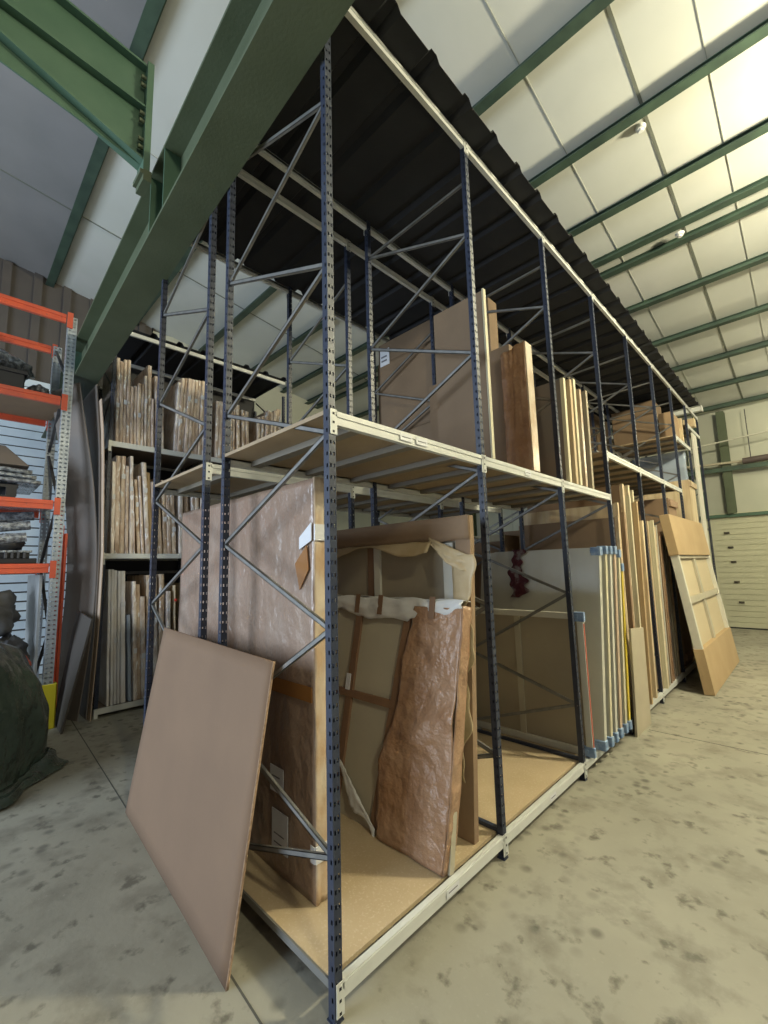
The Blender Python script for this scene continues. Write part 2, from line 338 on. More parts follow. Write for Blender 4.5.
# ------------------------------------------------------------------ girder and rafter (things)
g = thing('steel_girder', (-2.3, -.15, 3.95), 'huge dark green steel girder crossing overhead in front of the blue rack', 'beam')
def gy(x): return -.075-.031*(x+0)      # right edge of the bottom flange
def gbox(mb, x0, x1, a0, a1, z0, z1):
    mb.hexa([(x0, gy(x0)+a0, z0), (x1, gy(x1)+a0, z0), (x1, gy(x1)+a1, z0), (x0, gy(x0)+a1, z0), (x0, gy(x0)+a0, z1), (x1, gy(x1)+a0, z1), (x1, gy(x1)+a1, z1), (x0, gy(x0)+a1, z1)])
q = MB(); gbox(q, XL+.1, XR, -.25, 0, 3.95, 3.972); kid(q, 'bottom_flange', m_green, g)
q = MB(); gbox(q, XL+.1, XR, -.14, -.125, 3.972, 4.42); kid(q, 'web', m_green, g)
q = MB(); gbox(q, XL+.1, XR, -.25, 0, 4.42, 4.442); kid(q, 'top_flange', m_green, g)
for x in (-1.42, -1.72, 2.0, -5.0):
    q = MB(); gbox(q, x-.006, x+.006, -.245, -.005, 3.972, 4.42); kid(q, 'stiffener_plate', m_green2, g)
rf = thing('steel_rafter', (-1.6, -.4, 4.4), 'light green haunched steel rafter bolted to the dark girder at upper left', 'beam')
X0, X1 = -1.66, -1.54; xm = -1.6
def pr(y): return Vector((xm, y, 0))
yb, ye = -.37, -5.5
def zb(y): return 4.36+(yb-y)*.36 if y > -1.6 else 4.36+(1.23)*.36+(-1.6-y)*SL
def ztop(y): return 5.08+(yb-y)*.10
def slope_plate(mb, y0, y1, za, zc, x0, x1, t):
    mb.hexa([(x0, y1, zc), (x1, y1, zc), (x1, y0, za), (x0, y0, za), (x0, y1, zc+t), (x1, y1, zc+t), (x1, y0, za+t), (x0, y0, za+t)])
q = MB(); slope_plate(q, yb, -1.6, zb(yb), zb(-1.6), X0, X1, .016); slope_plate(q, -1.6, ye, zb(-1.6), zb(ye), X0, X1, .016); kid(q, 'bottom_flange', m_green2, rf)
q = MB(); slope_plate(q, yb, ye, ztop(yb), ztop(ye), X0, X1, .016); kid(q, 'top_flange', m_green2, rf)
q = MB(); slope_plate(q, yb, -1.6, 4.76, 4.88, X0, X1, .014); kid(q, 'middle_flange', m_green2, rf)
q = MB(); q.add([(xm-.005, yb, zb(yb)), (xm-.005, ye, zb(ye)), (xm-.005, ye, ztop(ye)), (xm-.005, yb, ztop(yb)), (xm+.005, yb, zb(yb)), (xm+.005, ye, zb(ye)), (xm+.005, ye, ztop(ye)), (xm+.005, yb, ztop(yb))],
               [(0, 1, 2, 3), (7, 6, 5, 4), (0, 3, 7, 4), (1, 5, 6, 2), (0, 4, 5, 1), (3, 2, 6, 7)]); kid(q, 'web', m_green2, rf)
q = MB(); q.box(X0-.01, X1+.01, yb, yb+.02, 4.28, 5.12); q.box(X0-.01, X1+.01, yb+.02, yb+.04, 4.28, 5.12); kid(q, 'end_plate', m_green2, rf)
q = MB(); q.box(X0-.02, X1+.02, yb+.0, yb+.05, 4.20, 4.28); q.box(X0-.02, X1+.02, yb-.02, yb+.0, 4.24, 4.27); kid(q, 'seat_bracket', m_green, rf)
for z in (4.46, 4.52, 4.66, 4.72, 4.94, 5.0):
    q = MB(); q.tube([(X1-.02, yb-.03, z), (X1-.02, yb, z)], .014, 6); kid(q, 'bolt', m_green, rf)

# ================================================================== RACKS
PW = .036
def post_mesh(H, w=PW, d=PW, pitch=.05, fr=None, sd=None):
    mb = MB(); t = 0
    nc = int(H/pitch)
    # +X and -X faces: two rows of slots; -Y and +Y faces: one row
    def face(org, U, holes):
        org = Vector(org); U = Vector(U); W = U.length; U = U/W
        cuts = [0]
        for a, b in holes: cuts += [a, b]
        cuts += [W]
        for k in range(nc):
            z0 = k*pitch; zs = [z0, z0+.017, z0+.033, z0+pitch]
            for r in range(3):
                for c_ in range(len(cuts)-1):
                    if r == 1 and c_ % 2 == 1: continue
                    a, b = cuts[c_], cuts[c_+1]
                    mb.add([org+U*a+Vector((0, 0, zs[r])), org+U*b+Vector((0, 0, zs[r])), org+U*b+Vector((0, 0, zs[r+1])), org+U*a+Vector((0, 0, zs[r+1]))], [(0, 1, 2, 3)])
    face((0, 0, 0), (0, w, 0), fr or [(.006, .014), (.023, .031)])
    face((-d, w, 0), (0, -w, 0), fr or [(.006, .014), (.023, .031)])
    face((-d, 0, 0), (d, 0, 0), sd or [(.019, .028)])
    face((0, w, 0), (-d, 0, 0), [(.010, .018)])
    h = nc*pitch
    mb.add([(0, 0, h), (0, w, h), (-d, w, h), (-d, 0, h)], [(0, 1, 2, 3)])
    mb.box(-d+.004, -.004, .004, w-.004, 0, .002)
    mb.box(-d-.006, .003, -.004, w+.004, 0, .005)
    return mb
_pm = post_mesh(4.45).build('post_proto', m_post); POST = _pm.data; bpy.data.objects.remove(_pm)
def brace_piece(mb, x0, z0, x1, z1, y): mb.chan((x0, y, z0), (x1, y, z1), .014, .022, .003, side=(0, 1, 0))
def make_rack(root, xf, xr, ys, nodes, first_posts=True):
    # xf: outer front face x, xr: outer rear face x
    for i, y in enumerate(ys):
        a = inst(POST, 'upright_post', (xf, y, 0), root); b = inst(POST, 'upright_post', (xr+PW, y, 0), root)
        for k in range(len(nodes)-1):
            (s0, z0), (s1, z1) = nodes[k], nodes[k+1]
            xa = (xf-PW*.6) if s0 == 'f' else (xr+PW*.6); xb = (xf-PW*.6) if s1 == 'f' else (xr+PW*.6)
            q = MB(); brace_piece(q, xa, z0, xb, z1, y+PW/2); kid(q, 'diagonal_brace', m_brace, root)
        if i: q = MB(); q.box(xr+PW, xf-PW, y+.006, y+PW-.006, .128, .15); kid(q, 'foot_tie', m_post, root)
def make_beam(root, x, side, y0, y1, ztop, h=.06, labelled=False):
    # side=+1: outer face at x looking +X ; -1 looking -X
    q = MB(); t = .028
    xa, xb = (x-t, x) if side > 0 else (x, x+t)
    q.box(xa, xb, y0, y1, ztop-h, ztop); q.box(xa, xb+(.004 if side > 0 else 0), y0, y1, ztop-h*.42, ztop-.004)
    bm = kid(q, 'beam', m_beam, root)
    for ye_, s in ((y0, -1), (y1, 1)):
        c_ = MB(); ya, yb_ = (ye_-.030, ye_+.006) if s < 0 else (ye_-.006, ye_+.012)
        xo = x+.004 if side > 0 else x-.004
        c_.box(min(x, xo), max(x, xo), ya, yb_, ztop-h-.045, ztop+.004)
        if s < 0:
            for zz in (ztop-.012, ztop-.05, ztop-.09): c_.box(min(xo, xo+.001*side), max(xo, xo+.001*side), ya+.012, ya+.022, zz-.008, zz+.002, 1)
        kid(c_, 'connector', [m_beam, m_slot], bm)
    if labelled:
        for yy, ww in labelled:
            c_ = MB(); c_.box(x+.004, x+.0055, yy, yy+ww, ztop-h+.012, ztop-.012); c_.box(x+.0055, x+.006, yy+ww*.15, yy+ww*.85, ztop-h+.028, ztop-h+.033, 1); kid(c_, 'beam_label', [m_label, m_ink], bm)
    return bm
def make_deck(root, x0, x1, y0, y1, ztop, supports=3, mt=None):
    q = MB(); q.box(x0, x1, y0, y1, ztop-.018, ztop); dk = kid(q, 'deck_board', mt or m_deck, root)
    for k in range(supports):
        yy = y0+(y1-y0)*(k+.5)/supports
        q = MB(); q.box(x0, x1, yy-.03, yy+.03, ztop-.05, ztop-.0185); kid(q, 'support_bar', m_deckedge, dk)
    return dk
NB = 8
YS = [k*S_BAY-PW for k in range(NB+1)]
nodeA = [('f', 4.15), ('r', 4.12), ('f', 3.77), ('r', 3.33), ('f', 2.94), ('r', 2.5), ('f', 2.17), ('r', 1.75), ('f', 1.36), ('r', .83), ('f', .53), ('r', .22)]
nodeB = [('f', 4.05), ('r', 3.65), ('f', 3.29), ('r', 2.91), ('f', 2.51), ('r', 2.14), ('f', 1.76), ('r', 1.38), ('f', .85), ('r', .5), ('f', .22)]
XA0, XA1, XB0, XB1 = 0.0, -.988, -1.213, -2.145
HB, HM = .123, 2.264
MID = [2.264]*3+[2.71]*3+[3.60]+[4.05]
ra = thing('pallet_rack', (-.5, 0, 0), 'tall navy blue bolted storage rack nearest the aisle, with pale beams and chipboard decks', 'rack')
make_rack(ra, XA0, XA1, YS, nodeA)
rb = thing('pallet_rack', (-1.68, 0, 0), 'navy blue storage rack standing back to back behind the aisle-side rack', 'rack')
make_rack(rb, XB0, XB1, YS, nodeB)
for k in range(NB):
    y0, y1 = YS[k]+PW, YS[k+1]
    lab = {0: [(.62, .10)], 1: [(.55+S_BAY, .09)]}.get(k)
    make_beam(ra, XA0, 1, y0, y1, HB, .058, labelled=lab)
    make_beam(ra, XA0, 1, y0, y1, MID[k], .06, labelled=[(.40, .09), (.52, .09)] if k == 0 else ([(YS[1]+.55, .09)] if k == 1 else None))
    make_beam(ra, XA0, 1, y0, y1, 4.445, .052)
    make_beam(ra, XA1, -1, y0, y1, HB, .058); make_beam(ra, XA1, -1, y0, y1, MID[k], .06); make_beam(ra, XA1, -1, y0, y1, 4.43, .052)
    make_beam(rb, XB0, 1, y0, y1, MID[k], .06); make_beam(rb, XB0, 1, y0, y1, 4.43, .052)
    make_beam(rb, XB1, -1, y0, y1, HB, .058); make_beam(rb, XB1, -1, y0, y1, MID[k], .06); make_beam(rb, XB1, -1, y0, y1, 4.43, .052); make_beam(rb, XB0, 1, y0, y1, HB, .058)
    for rr, xa, xb in ((ra, XA0, XA1), (rb, XB0, XB1)):
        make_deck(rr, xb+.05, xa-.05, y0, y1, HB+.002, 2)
        make_deck(rr, xb+.03, xa-.03, y0-PW+.001, y1, MID[k]+.002, 3, m_deck_shaded)
# fill strips of deck in the post line (deck boards butt together between the posts)
for rr, xa, xb in ((ra, XA0, XA1), (rb, XB0, XB1)):
    for k in range(NB+1):
        q = MB(); q.box(xb+.05, xa-.05, YS[k]+(.013 if k == 0 else 0), YS[k]+PW, HB-.016, HB+.002); kid(q, 'deck_edge_strip', m_deck, rr)
    q = MB(); q.box(xb+PW, xa-PW, -PW+.004, -PW+.012, .095, HB+.002); kid(q, 'end_bar', m_endbar, rr)
# canopy roof over both racks
def corr(x0, x1, y0, y1, z, pitch=.33, h=.04, t=.004):
    mb = MB(); prof = []; y = y0
    while y < y1:
        prof += [(y, z), (y+pitch*.70, z), (y+pitch*.78, z+h), (y+pitch*.92, z+h)]; y += pitch
    prof.append((y, z))
    for i in range(len(prof)-1):
        (ya, za), (yb_, zb_) = prof[i], prof[i+1]
        mb.hexa([(x0, ya, za), (x1, ya, za), (x1, yb_, zb_), (x0, yb_, zb_), (x0, ya, za+t), (x1, ya, za+t), (x1, yb_, zb_+t), (x0, yb_, zb_+t)])
    return mb
q = corr(-2.15, .15, .02, 8.6, 4.455); tag(q.build('canopy_roof', m_roof), 'charcoal corrugated metal sheet roof resting on top of the navy racks', 'roof')
q = corr(-5.62, -4.50, .02, 2.62, 4.70); tag(q.build('canopy_roof', m_roof), 'small dark corrugated metal roof over the back rack of wrapped panels', 'roof')

# back rack C (against the left side)
XC = -4.55
rc = thing('shelving_rack', (-5, .2, 0), 'dark framed back rack with three white shelf beams full of wrapped panels', 'rack')
YC = [.22, 1.42, 2.66]
for y in YC:
    for x in (XC-.03, XC-.95): inst(POST, 'upright_post', (x, y-.02, 0), rc)
    for k in range(6):
        z0 = .4+k*.7; xa, xb = (XC-.06, XC-.95) if k % 2 else (XC-.95, XC-.06)
        q = MB(); brace_piece(q, xa, z0, xb, z0+.7, y); kid(q, 'diagonal_brace', m_brace, rc)
for z, hh in ((.10, .06), (1.85, .06), (3.22, .065), (4.69, .05)):
    for k in range(2):
        q = MB(); q.box(XC-.03, XC, YC[k]+.0, YC[k+1], z-hh, z); kid(q, 'beam', m_beam, rc)
        q = MB(); q.box(XC-.99, XC-.96, YC[k], YC[k+1], z-hh, z); kid(q, 'beam', m_beam, rc)
        if z < 4: q = MB(); q.box(XC-.96, XC-.03, YC[k]+.03, YC[k+1]-.03, z-.03, z-.012); kid(q, 'deck_board', m_greyboard, rc)
for z in (1.6, 2.9, 4.2):
    q = MB(); q.box(XC-1.0, XC-.98, YC[0], YC[2], z, z+.04); kid(q, 'rear_rail', m_brace, rc)
q = MB(); q.box(XC-1.04, XC-1.01, YC[0], YC[2], 0.05, 4.68); kid(q, 'back_sheet', m_black, rc)
q = MB(); q.box(XC-.02, XC+.012, YC[0]-.03, YC[0]+.01, 0, .10); q.box(XC-.02, XC+.004, YC[0]-.03, YC[0]+.0, 1.72, 1.86); q.box(XC-.02, XC+.004, YC[0]-.03, YC[0], 3.09, 3.225); kid(q, 'beam_bracket', m_beam, rc)

# orange rack D
XD = -4.59
ro = thing('pallet_rack', (-5.1, -.2, 0), 'galvanised rack with orange beams standing against the left side', 'rack')
gp = post_mesh(4.65, .09, .07, .05, [(.010, .032), (.056, .078)], [(.014, .030), (.042, .058)]).build('gp', m_galv); GP = gp.data; bpy.data.objects.remove(gp)
for y in (-.28, -2.95):
    for x in (XD, XD-.95): inst(GP, 'upright_post', (x, y, 0), ro)
    for k in range(6):
        z0 = .3+k*.72; xa, xb = (XD-.05, XD-.98) if k % 2 else (XD-.98, XD-.05)
        q = MB(); q.bar((xa, y+.03, z0), (xb, y+.03, z0+.7), .03, .02); kid(q, 'diagonal_brace', m_darkgrey, ro)
for z in (4.66, 3.65, 2.44, 1.74):
    for x in (XD, XD-1.0):
        q = MB(); q.box(x-.04, x, -2.86, -.30, z-.10, z); q.box(x-.03, x+.012, -2.86, -.30, z-.045, z-.02)
        bmm = kid(q, 'beam', m_orange, ro)
        q = MB(); q.box(x+.002, x+.016, -.29, -.235, z-.16, z+.03); kid(q, 'connector', m_orange, bmm)
    if z < 4.5:
        q = MB(); q.box(XD-1.0, XD-.04, -2.9, -.25, z-.03, z-.005); kid(q, 'deck_board', m_card3 if z > 3 else m_silver, ro)
q = MB(); q.box(XD+.016, XD+.035, -.315, -.155, 0, .46); q.box(XD-.08, XD+.035, -.315, -.295, 0, .46); q.box(XD-.08, XD+.035, -.175, -.155, 0, .46); kid(q, 'post_protector', m_yellow, ro, bevel=.008)

# ================================================================== PANELS
def slab(X0, X1, Y0, t, z0, z1, lean=0.0, mb=None, mi=0):
    mb = mb or MB()
    return mb.hexa([(X0, Y0, z0), (X1, Y0, z0), (X1, Y0+t, z0), (X0, Y0+t, z0), (X0, Y0+lean, z1), (X1, Y0+lean, z1), (X1, Y0+t+lean, z1), (X0, Y0+t+lean, z1)], mi)

# --- C row panels (bottom y, top y, height)
rnd = random.Random(4)
TAB = {
 'bottom': (.102, [(0.32, 0.27, 1.56), (0.36, 0.3, 1.56), (0.395, 0.33, 1.55), (0.43, 0.37, 1.54), (0.47, 0.4, 1.54), (0.55, 0.49, 1.01), (0.6, 0.53, 1.41), (0.645, 0.575, 1.37), (0.69, 0.625, 1.22), (0.755, 0.69, 1.48), (0.83, 0.76, 1.46), (0.89, 0.84, 1.49), (0.98, 0.93, 1.27), (1.07, 1.02, 1.34)]),
 'middle': (1.852, [(0.28, 0.25, 1.12), (0.325, 0.29, 1.20), (0.38, 0.35, 1.21), (0.435, 0.4, 1.09), (0.485, 0.44, 1.22), (0.53, 0.48, 0.83), (0.575, 0.5, 0.93), (0.62, 0.54, 0.98), (0.665, 0.575, 1.16), (0.72, 0.63, 1.04), (0.77, 0.69, 0.92), (0.815, 0.74, 0.98), (0.88, 0.82, 0.96), (0.93, 0.87, 0.97), (0.99, 0.93, 0.82), (1.07, 1.04, 0.8), (1.14, 1.11, 1.12), (1.23, 1.2, 1.16), (1.28, 1.25, 1.18), (1.34, 1.33, 1.2)]),
 'top': (3.222, [(0.27, 0.24, 1.09), (0.31, 0.28, 1.05), (0.35, 0.32, 1.09), (0.39, 0.36, 1.1), (0.43, 0.41, 0.76), (0.47, 0.45, 0.78), (0.51, 0.49, 0.82), (0.55, 0.53, 0.82), (0.59, 0.565, 0.95), (0.63, 0.6, 1.11), (0.68, 0.66, 0.66), (0.73, 0.69, 0.99), (0.78, 0.76, 0.61), (0.96, 0.99, 0.99), (1.0, 1.03, 1.06), (1.045, 1.08, 1.08), (1.09, 1.12, 1.08), (1.14, 1.17, 1.08), (1.185, 1.22, 1.09), (1.23, 1.265, 1.1), (1.28, 1.31, 1.1), (1.33, 1.355, 1.09), (1.375, 1.40, 1.09)]),
 'top right': (3.222, [(1.52, 1.53, 0.86), (1.57, 1.58, 0.87), (1.66, 1.67, .9), (1.73, 1.74, .85), (1.79, 1.8, 0.89), (1.86, 1.83, 0.88), (1.94, 1.92, 0.82), (2.01, 1.98, 0.81), (2.19, 2.19, 0.77), (2.25, 2.26, 0.8), (2.31, 2.325, 0.83), (2.365, 2.38, 0.93), (2.42, 2.43, 0.91), (2.475, 2.49, 0.95), (2.53, 2.54, 0.99), (2.585, 2.59, 1.0)]),
}
shn = {'bottom': 'on the back rack\'s lowest shelf', 'middle': 'on the back rack\'s middle shelf', 'top': 'on the back rack\'s top shelf', 'top right': 'on the back rack\'s top shelf, right bay'}
def wrinkle_edge(mb, X0, X1, yb_, yt, t, z0, h, seed, mi=0):
    # panel standing on edge with a slightly lumpy wrapped front
    N_ = 10; fr = []; 
    for i in range(N_+1):
        f = i/N_; y = yb_+(yt-yb_)*f; z = z0+h*f
        nx = noise.noise(Vector((seed*3.1, f*6, 1)))*.008; ny = noise.noise(Vector((seed*1.7, f*5, 9)))*.003
        fr.append((X1+nx, y+ny, z, t*(1+.12*noise.noise(Vector((seed, f*7, 4))))))
    vs = []
    for (x, y, z, tt) in fr:
        vs += [(X0, y, z), (x-.006, y, z), (x, y+tt*.25, z), (x, y+tt*.75, z), (x-.006, y+tt, z), (X0, y+tt, z)]
    fs = []
    for i in range(N_):
        for k in range(6): a = i*6+k; b = i*6+(k+1) % 6; fs.append((a, b, b+6, a+6))
    fs.append((5, 4, 3, 2, 1, 0)); fs.append(tuple(N_*6+k for k in range(6)))
    return mb.add(vs, fs, mi)
for key, (zs, L_) in TAB.items():
    for i, (yb_, yt, h) in enumerate(L_):
        nb = L_[i+1] if i+1 < len(L_) else (yb_+.024, yt+.024, 0)
        t = min(nb[0]-yb_, nb[1]-yt)-.003; t = max(.010, min(t, .05))
        if key == 'bottom' and i in (9, 11): t = .06
        q = MB(); X1 = XC-.03-rnd.uniform(0, .025); X0 = X1-rnd.uniform(.6, .85)
        wrinkle_edge(q, X0, X1, yb_, yt, t, zs, h, i*1.3+len(key))
        mt = m_w[rnd.choice([0, 0, 1, 2, 3] if key != 'top right' else [3, 3, 0])]
        look_, cat = 'bubble-wrapped brown parcel', 'parcel'
        if key == 'bottom' and i < 5: mt = m_cream if False else m_w[1]; look_ = 'tall thin grey-white parcel'; mt = mat('pale_film_strip_%d' % i, (.66, .62, .58), .35, 0, (.80, .80, .84), 12, stretch=(1, 1, .3), coat=.4)
        if key == 'bottom' and i == 5: mt = m_bluefilm; look_ = 'short parcel in blue film'
        if key == 'middle' and i == 9: mt = m_card2; look_ = 'plain tan cardboard panel'
        if key == 'bottom' and i == 13: mt = m_osb; look_ = 'brown parcel with a red sticker'
        where = shn[key]
        if key == 'bottom' and i in (5, 13): lb = '%s %s' % (look_, where)
        else:
            hh = 'tall' if h > 1.05 else ('short' if h < .85 else 'mid-height')
            lb = '%s %s, %s from the left' % ((hh+' '+look_) if not look_.startswith('tall') else look_, where, ORD[i])
        root = q.build('flat_parcel', mt); tag(root, lb, cat, 'flat parcels '+where)
        if i % 2 == 0 and h > .8 and key != 'top right':
            f = rnd.uniform(.35, .8); y = yb_+(yt-yb_)*f; z = zs+h*f
            l_ = MB(); l_.box(X1+.009, X1+.011, y+.003, y+t-.003, z, z+.06); l_.build('sticker', m_label, root)
        if key == 'bottom' and i == 13:
            l_ = MB(); z = zs+h*.86; y = yb_-.04; l_.tube([(X1+.008, y+t/2, z), (X1+.011, y+t/2, z)], .02, 16); l_.build('red_sticker', m_redlabel, root)
# big brown box right of them, partly hidden, on the lowest shelf
q = MB(); slab(XC-.8, XC-.06, 1.14, .12, .102, 1.46, 0, q); o = q.build('cardboard_box', m_osb); tag(o, 'flat brown carton on the lowest shelf of the back rack, right of the sticker panel', 'box')

# --- tall boards leaning between the orange rack and the back rack
def bent_board(pts, x0, wd, t, skew=0.0):
    mb = MB(); vs = []; fs = []
    for y, z, x in pts: vs += [(x, y, z), (x-wd, y-skew, z), (x-wd, y-skew+t, z), (x, y+t, z)]
    for i in range(len(pts)-1):
        for k in range(4): a = i*4+k; b = i*4+(k+1) % 4; fs.append((a, b, b+4, a+4))
    fs += [(3, 2, 1, 0), tuple((len(pts)-1)*4+k for k in range(4))]; return mb.add(vs, fs)
def interp2(z, tb):
    for (a, x), (b, y) in zip(tb, tb[1:]):
        if a <= z <= b: f = (z-a)/(b-a); return x+(y-x)*f
    return tb[-1][1]
def curve(n_, f): return [f(i/n_) for i in range(n_+1)]
q = bent_board(curve(14, lambda s: (interp2(s*3.9, [(0, .05), (.5, .10), (1.0, .14), (1.5, .155), (1.9, .145), (2.34, .11), (2.8, .055), (3.3, -.03), (3.88, -.13)]), 3.88*s, -4.62)), 0, .55, .010, .19)
tag(q.build('hardboard_sheet', m_greyboard), 'very tall brown-grey sheet bowed against the rack, nearest the orange rack', 'board')
q = bent_board(curve(10, lambda s: (interp2(s*3.9, [(0, .19), (1.0, .225), (1.84, .228), (2.5, .20), (3.2, .17), (3.9, .10)])-.062, 3.9*s, -4.60)), 0, .95, .012)
tag(q.build('hardboard_sheet', m_greyboard), 'tall dark brown sheet against the end of the back rack', 'board')
q = bent_board(curve(10, lambda s: (interp2(s*3.7, [(0, .19), (1.0, .225), (1.84, .228), (2.5, .20), (3.2, .17), (3.9, .10)])-.042, 3.7*s, -4.50)), 0, .4, .008)
tag(q.build('hardboard_sheet', m_pink), 'thin pale-edged sheet between the tall dark sheet and the back rack', 'board')
q = MB(); q.hexa([(-4.28, -.15, .0), (-4.85, -.125, .0), (-4.85, -.105, .0), (-4.28, -.13, .0), (-4.32, .07, 1.12), (-4.80, .02, 1.20), (-4.80, .035, 1.20), (-4.32, .09, 1.12)])
tag(q.build('small_board', mat('grey_melamine', (.085, .075, .066), .7, spec=.2)), 'small grey panel leaning low beside the yellow post protector', 'board')
for i, (x, y, h) in enumerate(((-4.92, -.165, 2.45), (-4.97, -.135, 2.2), (-4.92, -.105, 2.1))):
    q = MB(); q.box(x-.05, x, y-.012, y+.012, 0, h); q.box(x-.05, x-.044, y-.02, y+.02, 0, h); q.box(x, x+.004, y-.006, y+.006, h*.6, h*.63)
    tag(q.build('spare_beam', m_orange), ['longest', 'middle-length', 'shortest'][i]+' spare orange rack beam standing upright behind the galvanised post', 'beam', 'spare orange beams')

# --- things on the orange rack
def lump(mb, c_, r, seed, amp=.25, nu=28, nv=14, zmin=None, mi=0):
    c_ = Vector(c_); vs = []; fs = []
    for j_ in range(nv+1):
        th = math.pi*j_/nv
        for i in range(nu):
            ph = 2*math.pi*i/nu; d = Vector((math.sin(th)*math.cos(ph), math.sin(th)*math.sin(ph), math.cos(th)))
            k = 1+amp*noise.noise(d*2.2+Vector((seed, 0, 0)))+amp*.45*noise.noise(d*6+Vector((0, seed, 0)))
            p = c_+Vector((d.x*r[0], d.y*r[1], d.z*r[2]))*k
            if zmin is not None: p.z = max(p.z, zmin)
            vs.append(p)
    for j_ in range(nv):
        for i in range(nu): a = j_*nu+i; b = j_*nu+(i+1) % nu; fs.append((a, a+nu, b+nu, b))
    return mb.add(vs, fs, mi, True)
o = thing('black_crate', (-5.0, -1.0, 3.65), 'black slab-shaped crate on the topmost deck of the orange rack', 'crate')
q = MB(); q.box(-5.45, -4.66, -1.9, -.62, 3.65, 3.86); kid(q, 'crate_body', m_black, o, .01)
q = MB(); q.box(-5.45, -4.64, -1.9, -.60, 3.83, 3.87); kid(q, 'crate_rim', m_black, o)
for k, (c_, r) in enumerate((((-5.1, -.95, 4.02), (.38, .42, .13)), ((-5.1, -.46, 3.76), (.3, .11, .11)))):
    q = MB(); lump(q, c_, r, 3+k*5, .35, zmin=3.651 if k else 3.873); tag(q.build('plastic_film_bundle', m_silver), ['crumpled clear plastic film heaped on the black crate', 'crumpled clear film bundle beside the black crate on the orange rack'][k], 'plastic film')
# second deck (2.44): silver wrapped stack and dark slab
o = thing('dark_slab', (-5, -.8, 2.75), 'dark grey slab lying on silver-wrapped boards in the orange rack', 'slab')
q = MB(); q.hexa([(-5.45, -1.9, 2.80), (-4.63, -1.9, 2.80), (-4.63, -.52, 2.80), (-5.45, -.50, 2.80), (-5.45, -1.9, 3.06), (-4.9, -1.9, 3.06), (-4.9, -.72, 3.06), (-5.45, -.70, 3.06)]); kid(q, 'slab_body', m_greyboard, o, .01)
for k in range(3):
    q = MB(); z0 = 2.62+k*.055
    q.grid(lambda u, v: (-5.45+u*.86, -1.9+v*(1.48-.04*k), z0+.012*noise.noise(Vector((u*4, v*5, k)))+.02*math.sin(v*3)), 16, 24, .035)
    tag(q.build('wrapped_board', m_silver), ['lowest', 'middle', 'top'][k]+' silver-wrapped flat board in the stack under the dark slab', 'wrapped board', 'silver wrapped boards')
q = MB(); q.box(-5.4, -4.68, -1.7, -.62, 2.441, 2.47); 
for y in (-1.7, -1.2, -.70): q.box(-5.4, -4.68, y, y+.09, 2.47, 2.56)
q.box(-5.4, -4.68, -1.7, -.60, 2.56, 2.595); tag(q.build('black_pallet', m_black), 'black plastic pallet under the silver-wrapped boards on the orange rack', 'pallet')
# third deck (1.74)
for k in range(3):
    q = MB(); z = (1.98, 2.12, 2.24)[k]; x = -4.72-.13*k
    q.tube([(x, -2.6, z-.1), (x, -1.5, z-.03), (x+.02, -.9, z), (x+.04, -.50+.04*k, z+.05)], [.055, .06, .06, .05], 12)
    tag(q.build('wrapped_roll', m_silver), ['lowest', 'middle', 'highest'][k]+' grey film-wrapped roll lying under the second orange beam', 'roll', 'grey rolls')
q = MB(); lump(q, (-5.22, -.62, 1.99), (.16, .16, .10), 12, .3); tag(q.build('folded_fabric', m_darkgrey), 'dark grey folded fabric under the rolls on the orange rack', 'fabric')
o = thing('black_box', (-4.95, -.8, 1.742), 'low black box on the lowest orange beam deck', 'box')
q = MB(); q.box(-5.3, -4.64, -1.6, -.40, 1.742, 1.80); q.box(-5.25, -4.68, -1.5, -.46, 1.80, 1.86); kid(q, 'box_body', m_black, o, .008)
for y in (-.52, -.57, -.62, -.67): q = MB(); q.box(-4.68, -4.63, y, y+.02, 1.80, 1.87); kid(q, 'box_rib', m_darkgrey, o)
q = MB(); q.box(-5.25, -4.68, -1.5, -.44, 1.862, 1.885); tag(q.build('white_strip_board', m_silver), 'thin pale board on top of the low black box', 'board')
# bottom bay
q = MB(); q.hexa([(-4.68, -.345, .0), (-5.25, -.36, .0), (-5.25, -.335, .0), (-4.68, -.32, .0), (-4.68, -.36, 1.62), (-5.25, -.40, 1.62), (-5.25, -.37, 1.62), (-4.68, -.335, 1.62)])
tag(q.build('grey_board', m_greyboard2), 'bluish grey board standing upright inside the orange rack beside its end post', 'board')
for k, (c_, r, mt, lb, nm) in enumerate((
        ((-4.85, -.78, 1.22), (.24, .26, .24), m_darkgrey, 'dark crumpled bag behind the tarp, topmost of the heap in the orange rack', 'crumpled_bag'),
        ((-4.82, -.56, .80), (.20, .15, .19), m_darkgrey, 'grey crumpled bag behind the tarp, nearest the upright grey board', 'crumpled_bag'),
        ((-4.78, -.86, .60), (.2, .15, .28), m_greyboard2, 'pale crumpled sack low behind the green tarp', 'crumpled_sack'),
        ((-4.58, -.46, .66), (.035, .06, .13), m_red, 'small red crumpled wrapping beside the grey bag', 'red_wrapping'))):
    q = MB(); lump(q, c_, r, 20+k*7, .4, 36, 20); tag(q.build(nm, mt), lb, 'bag')

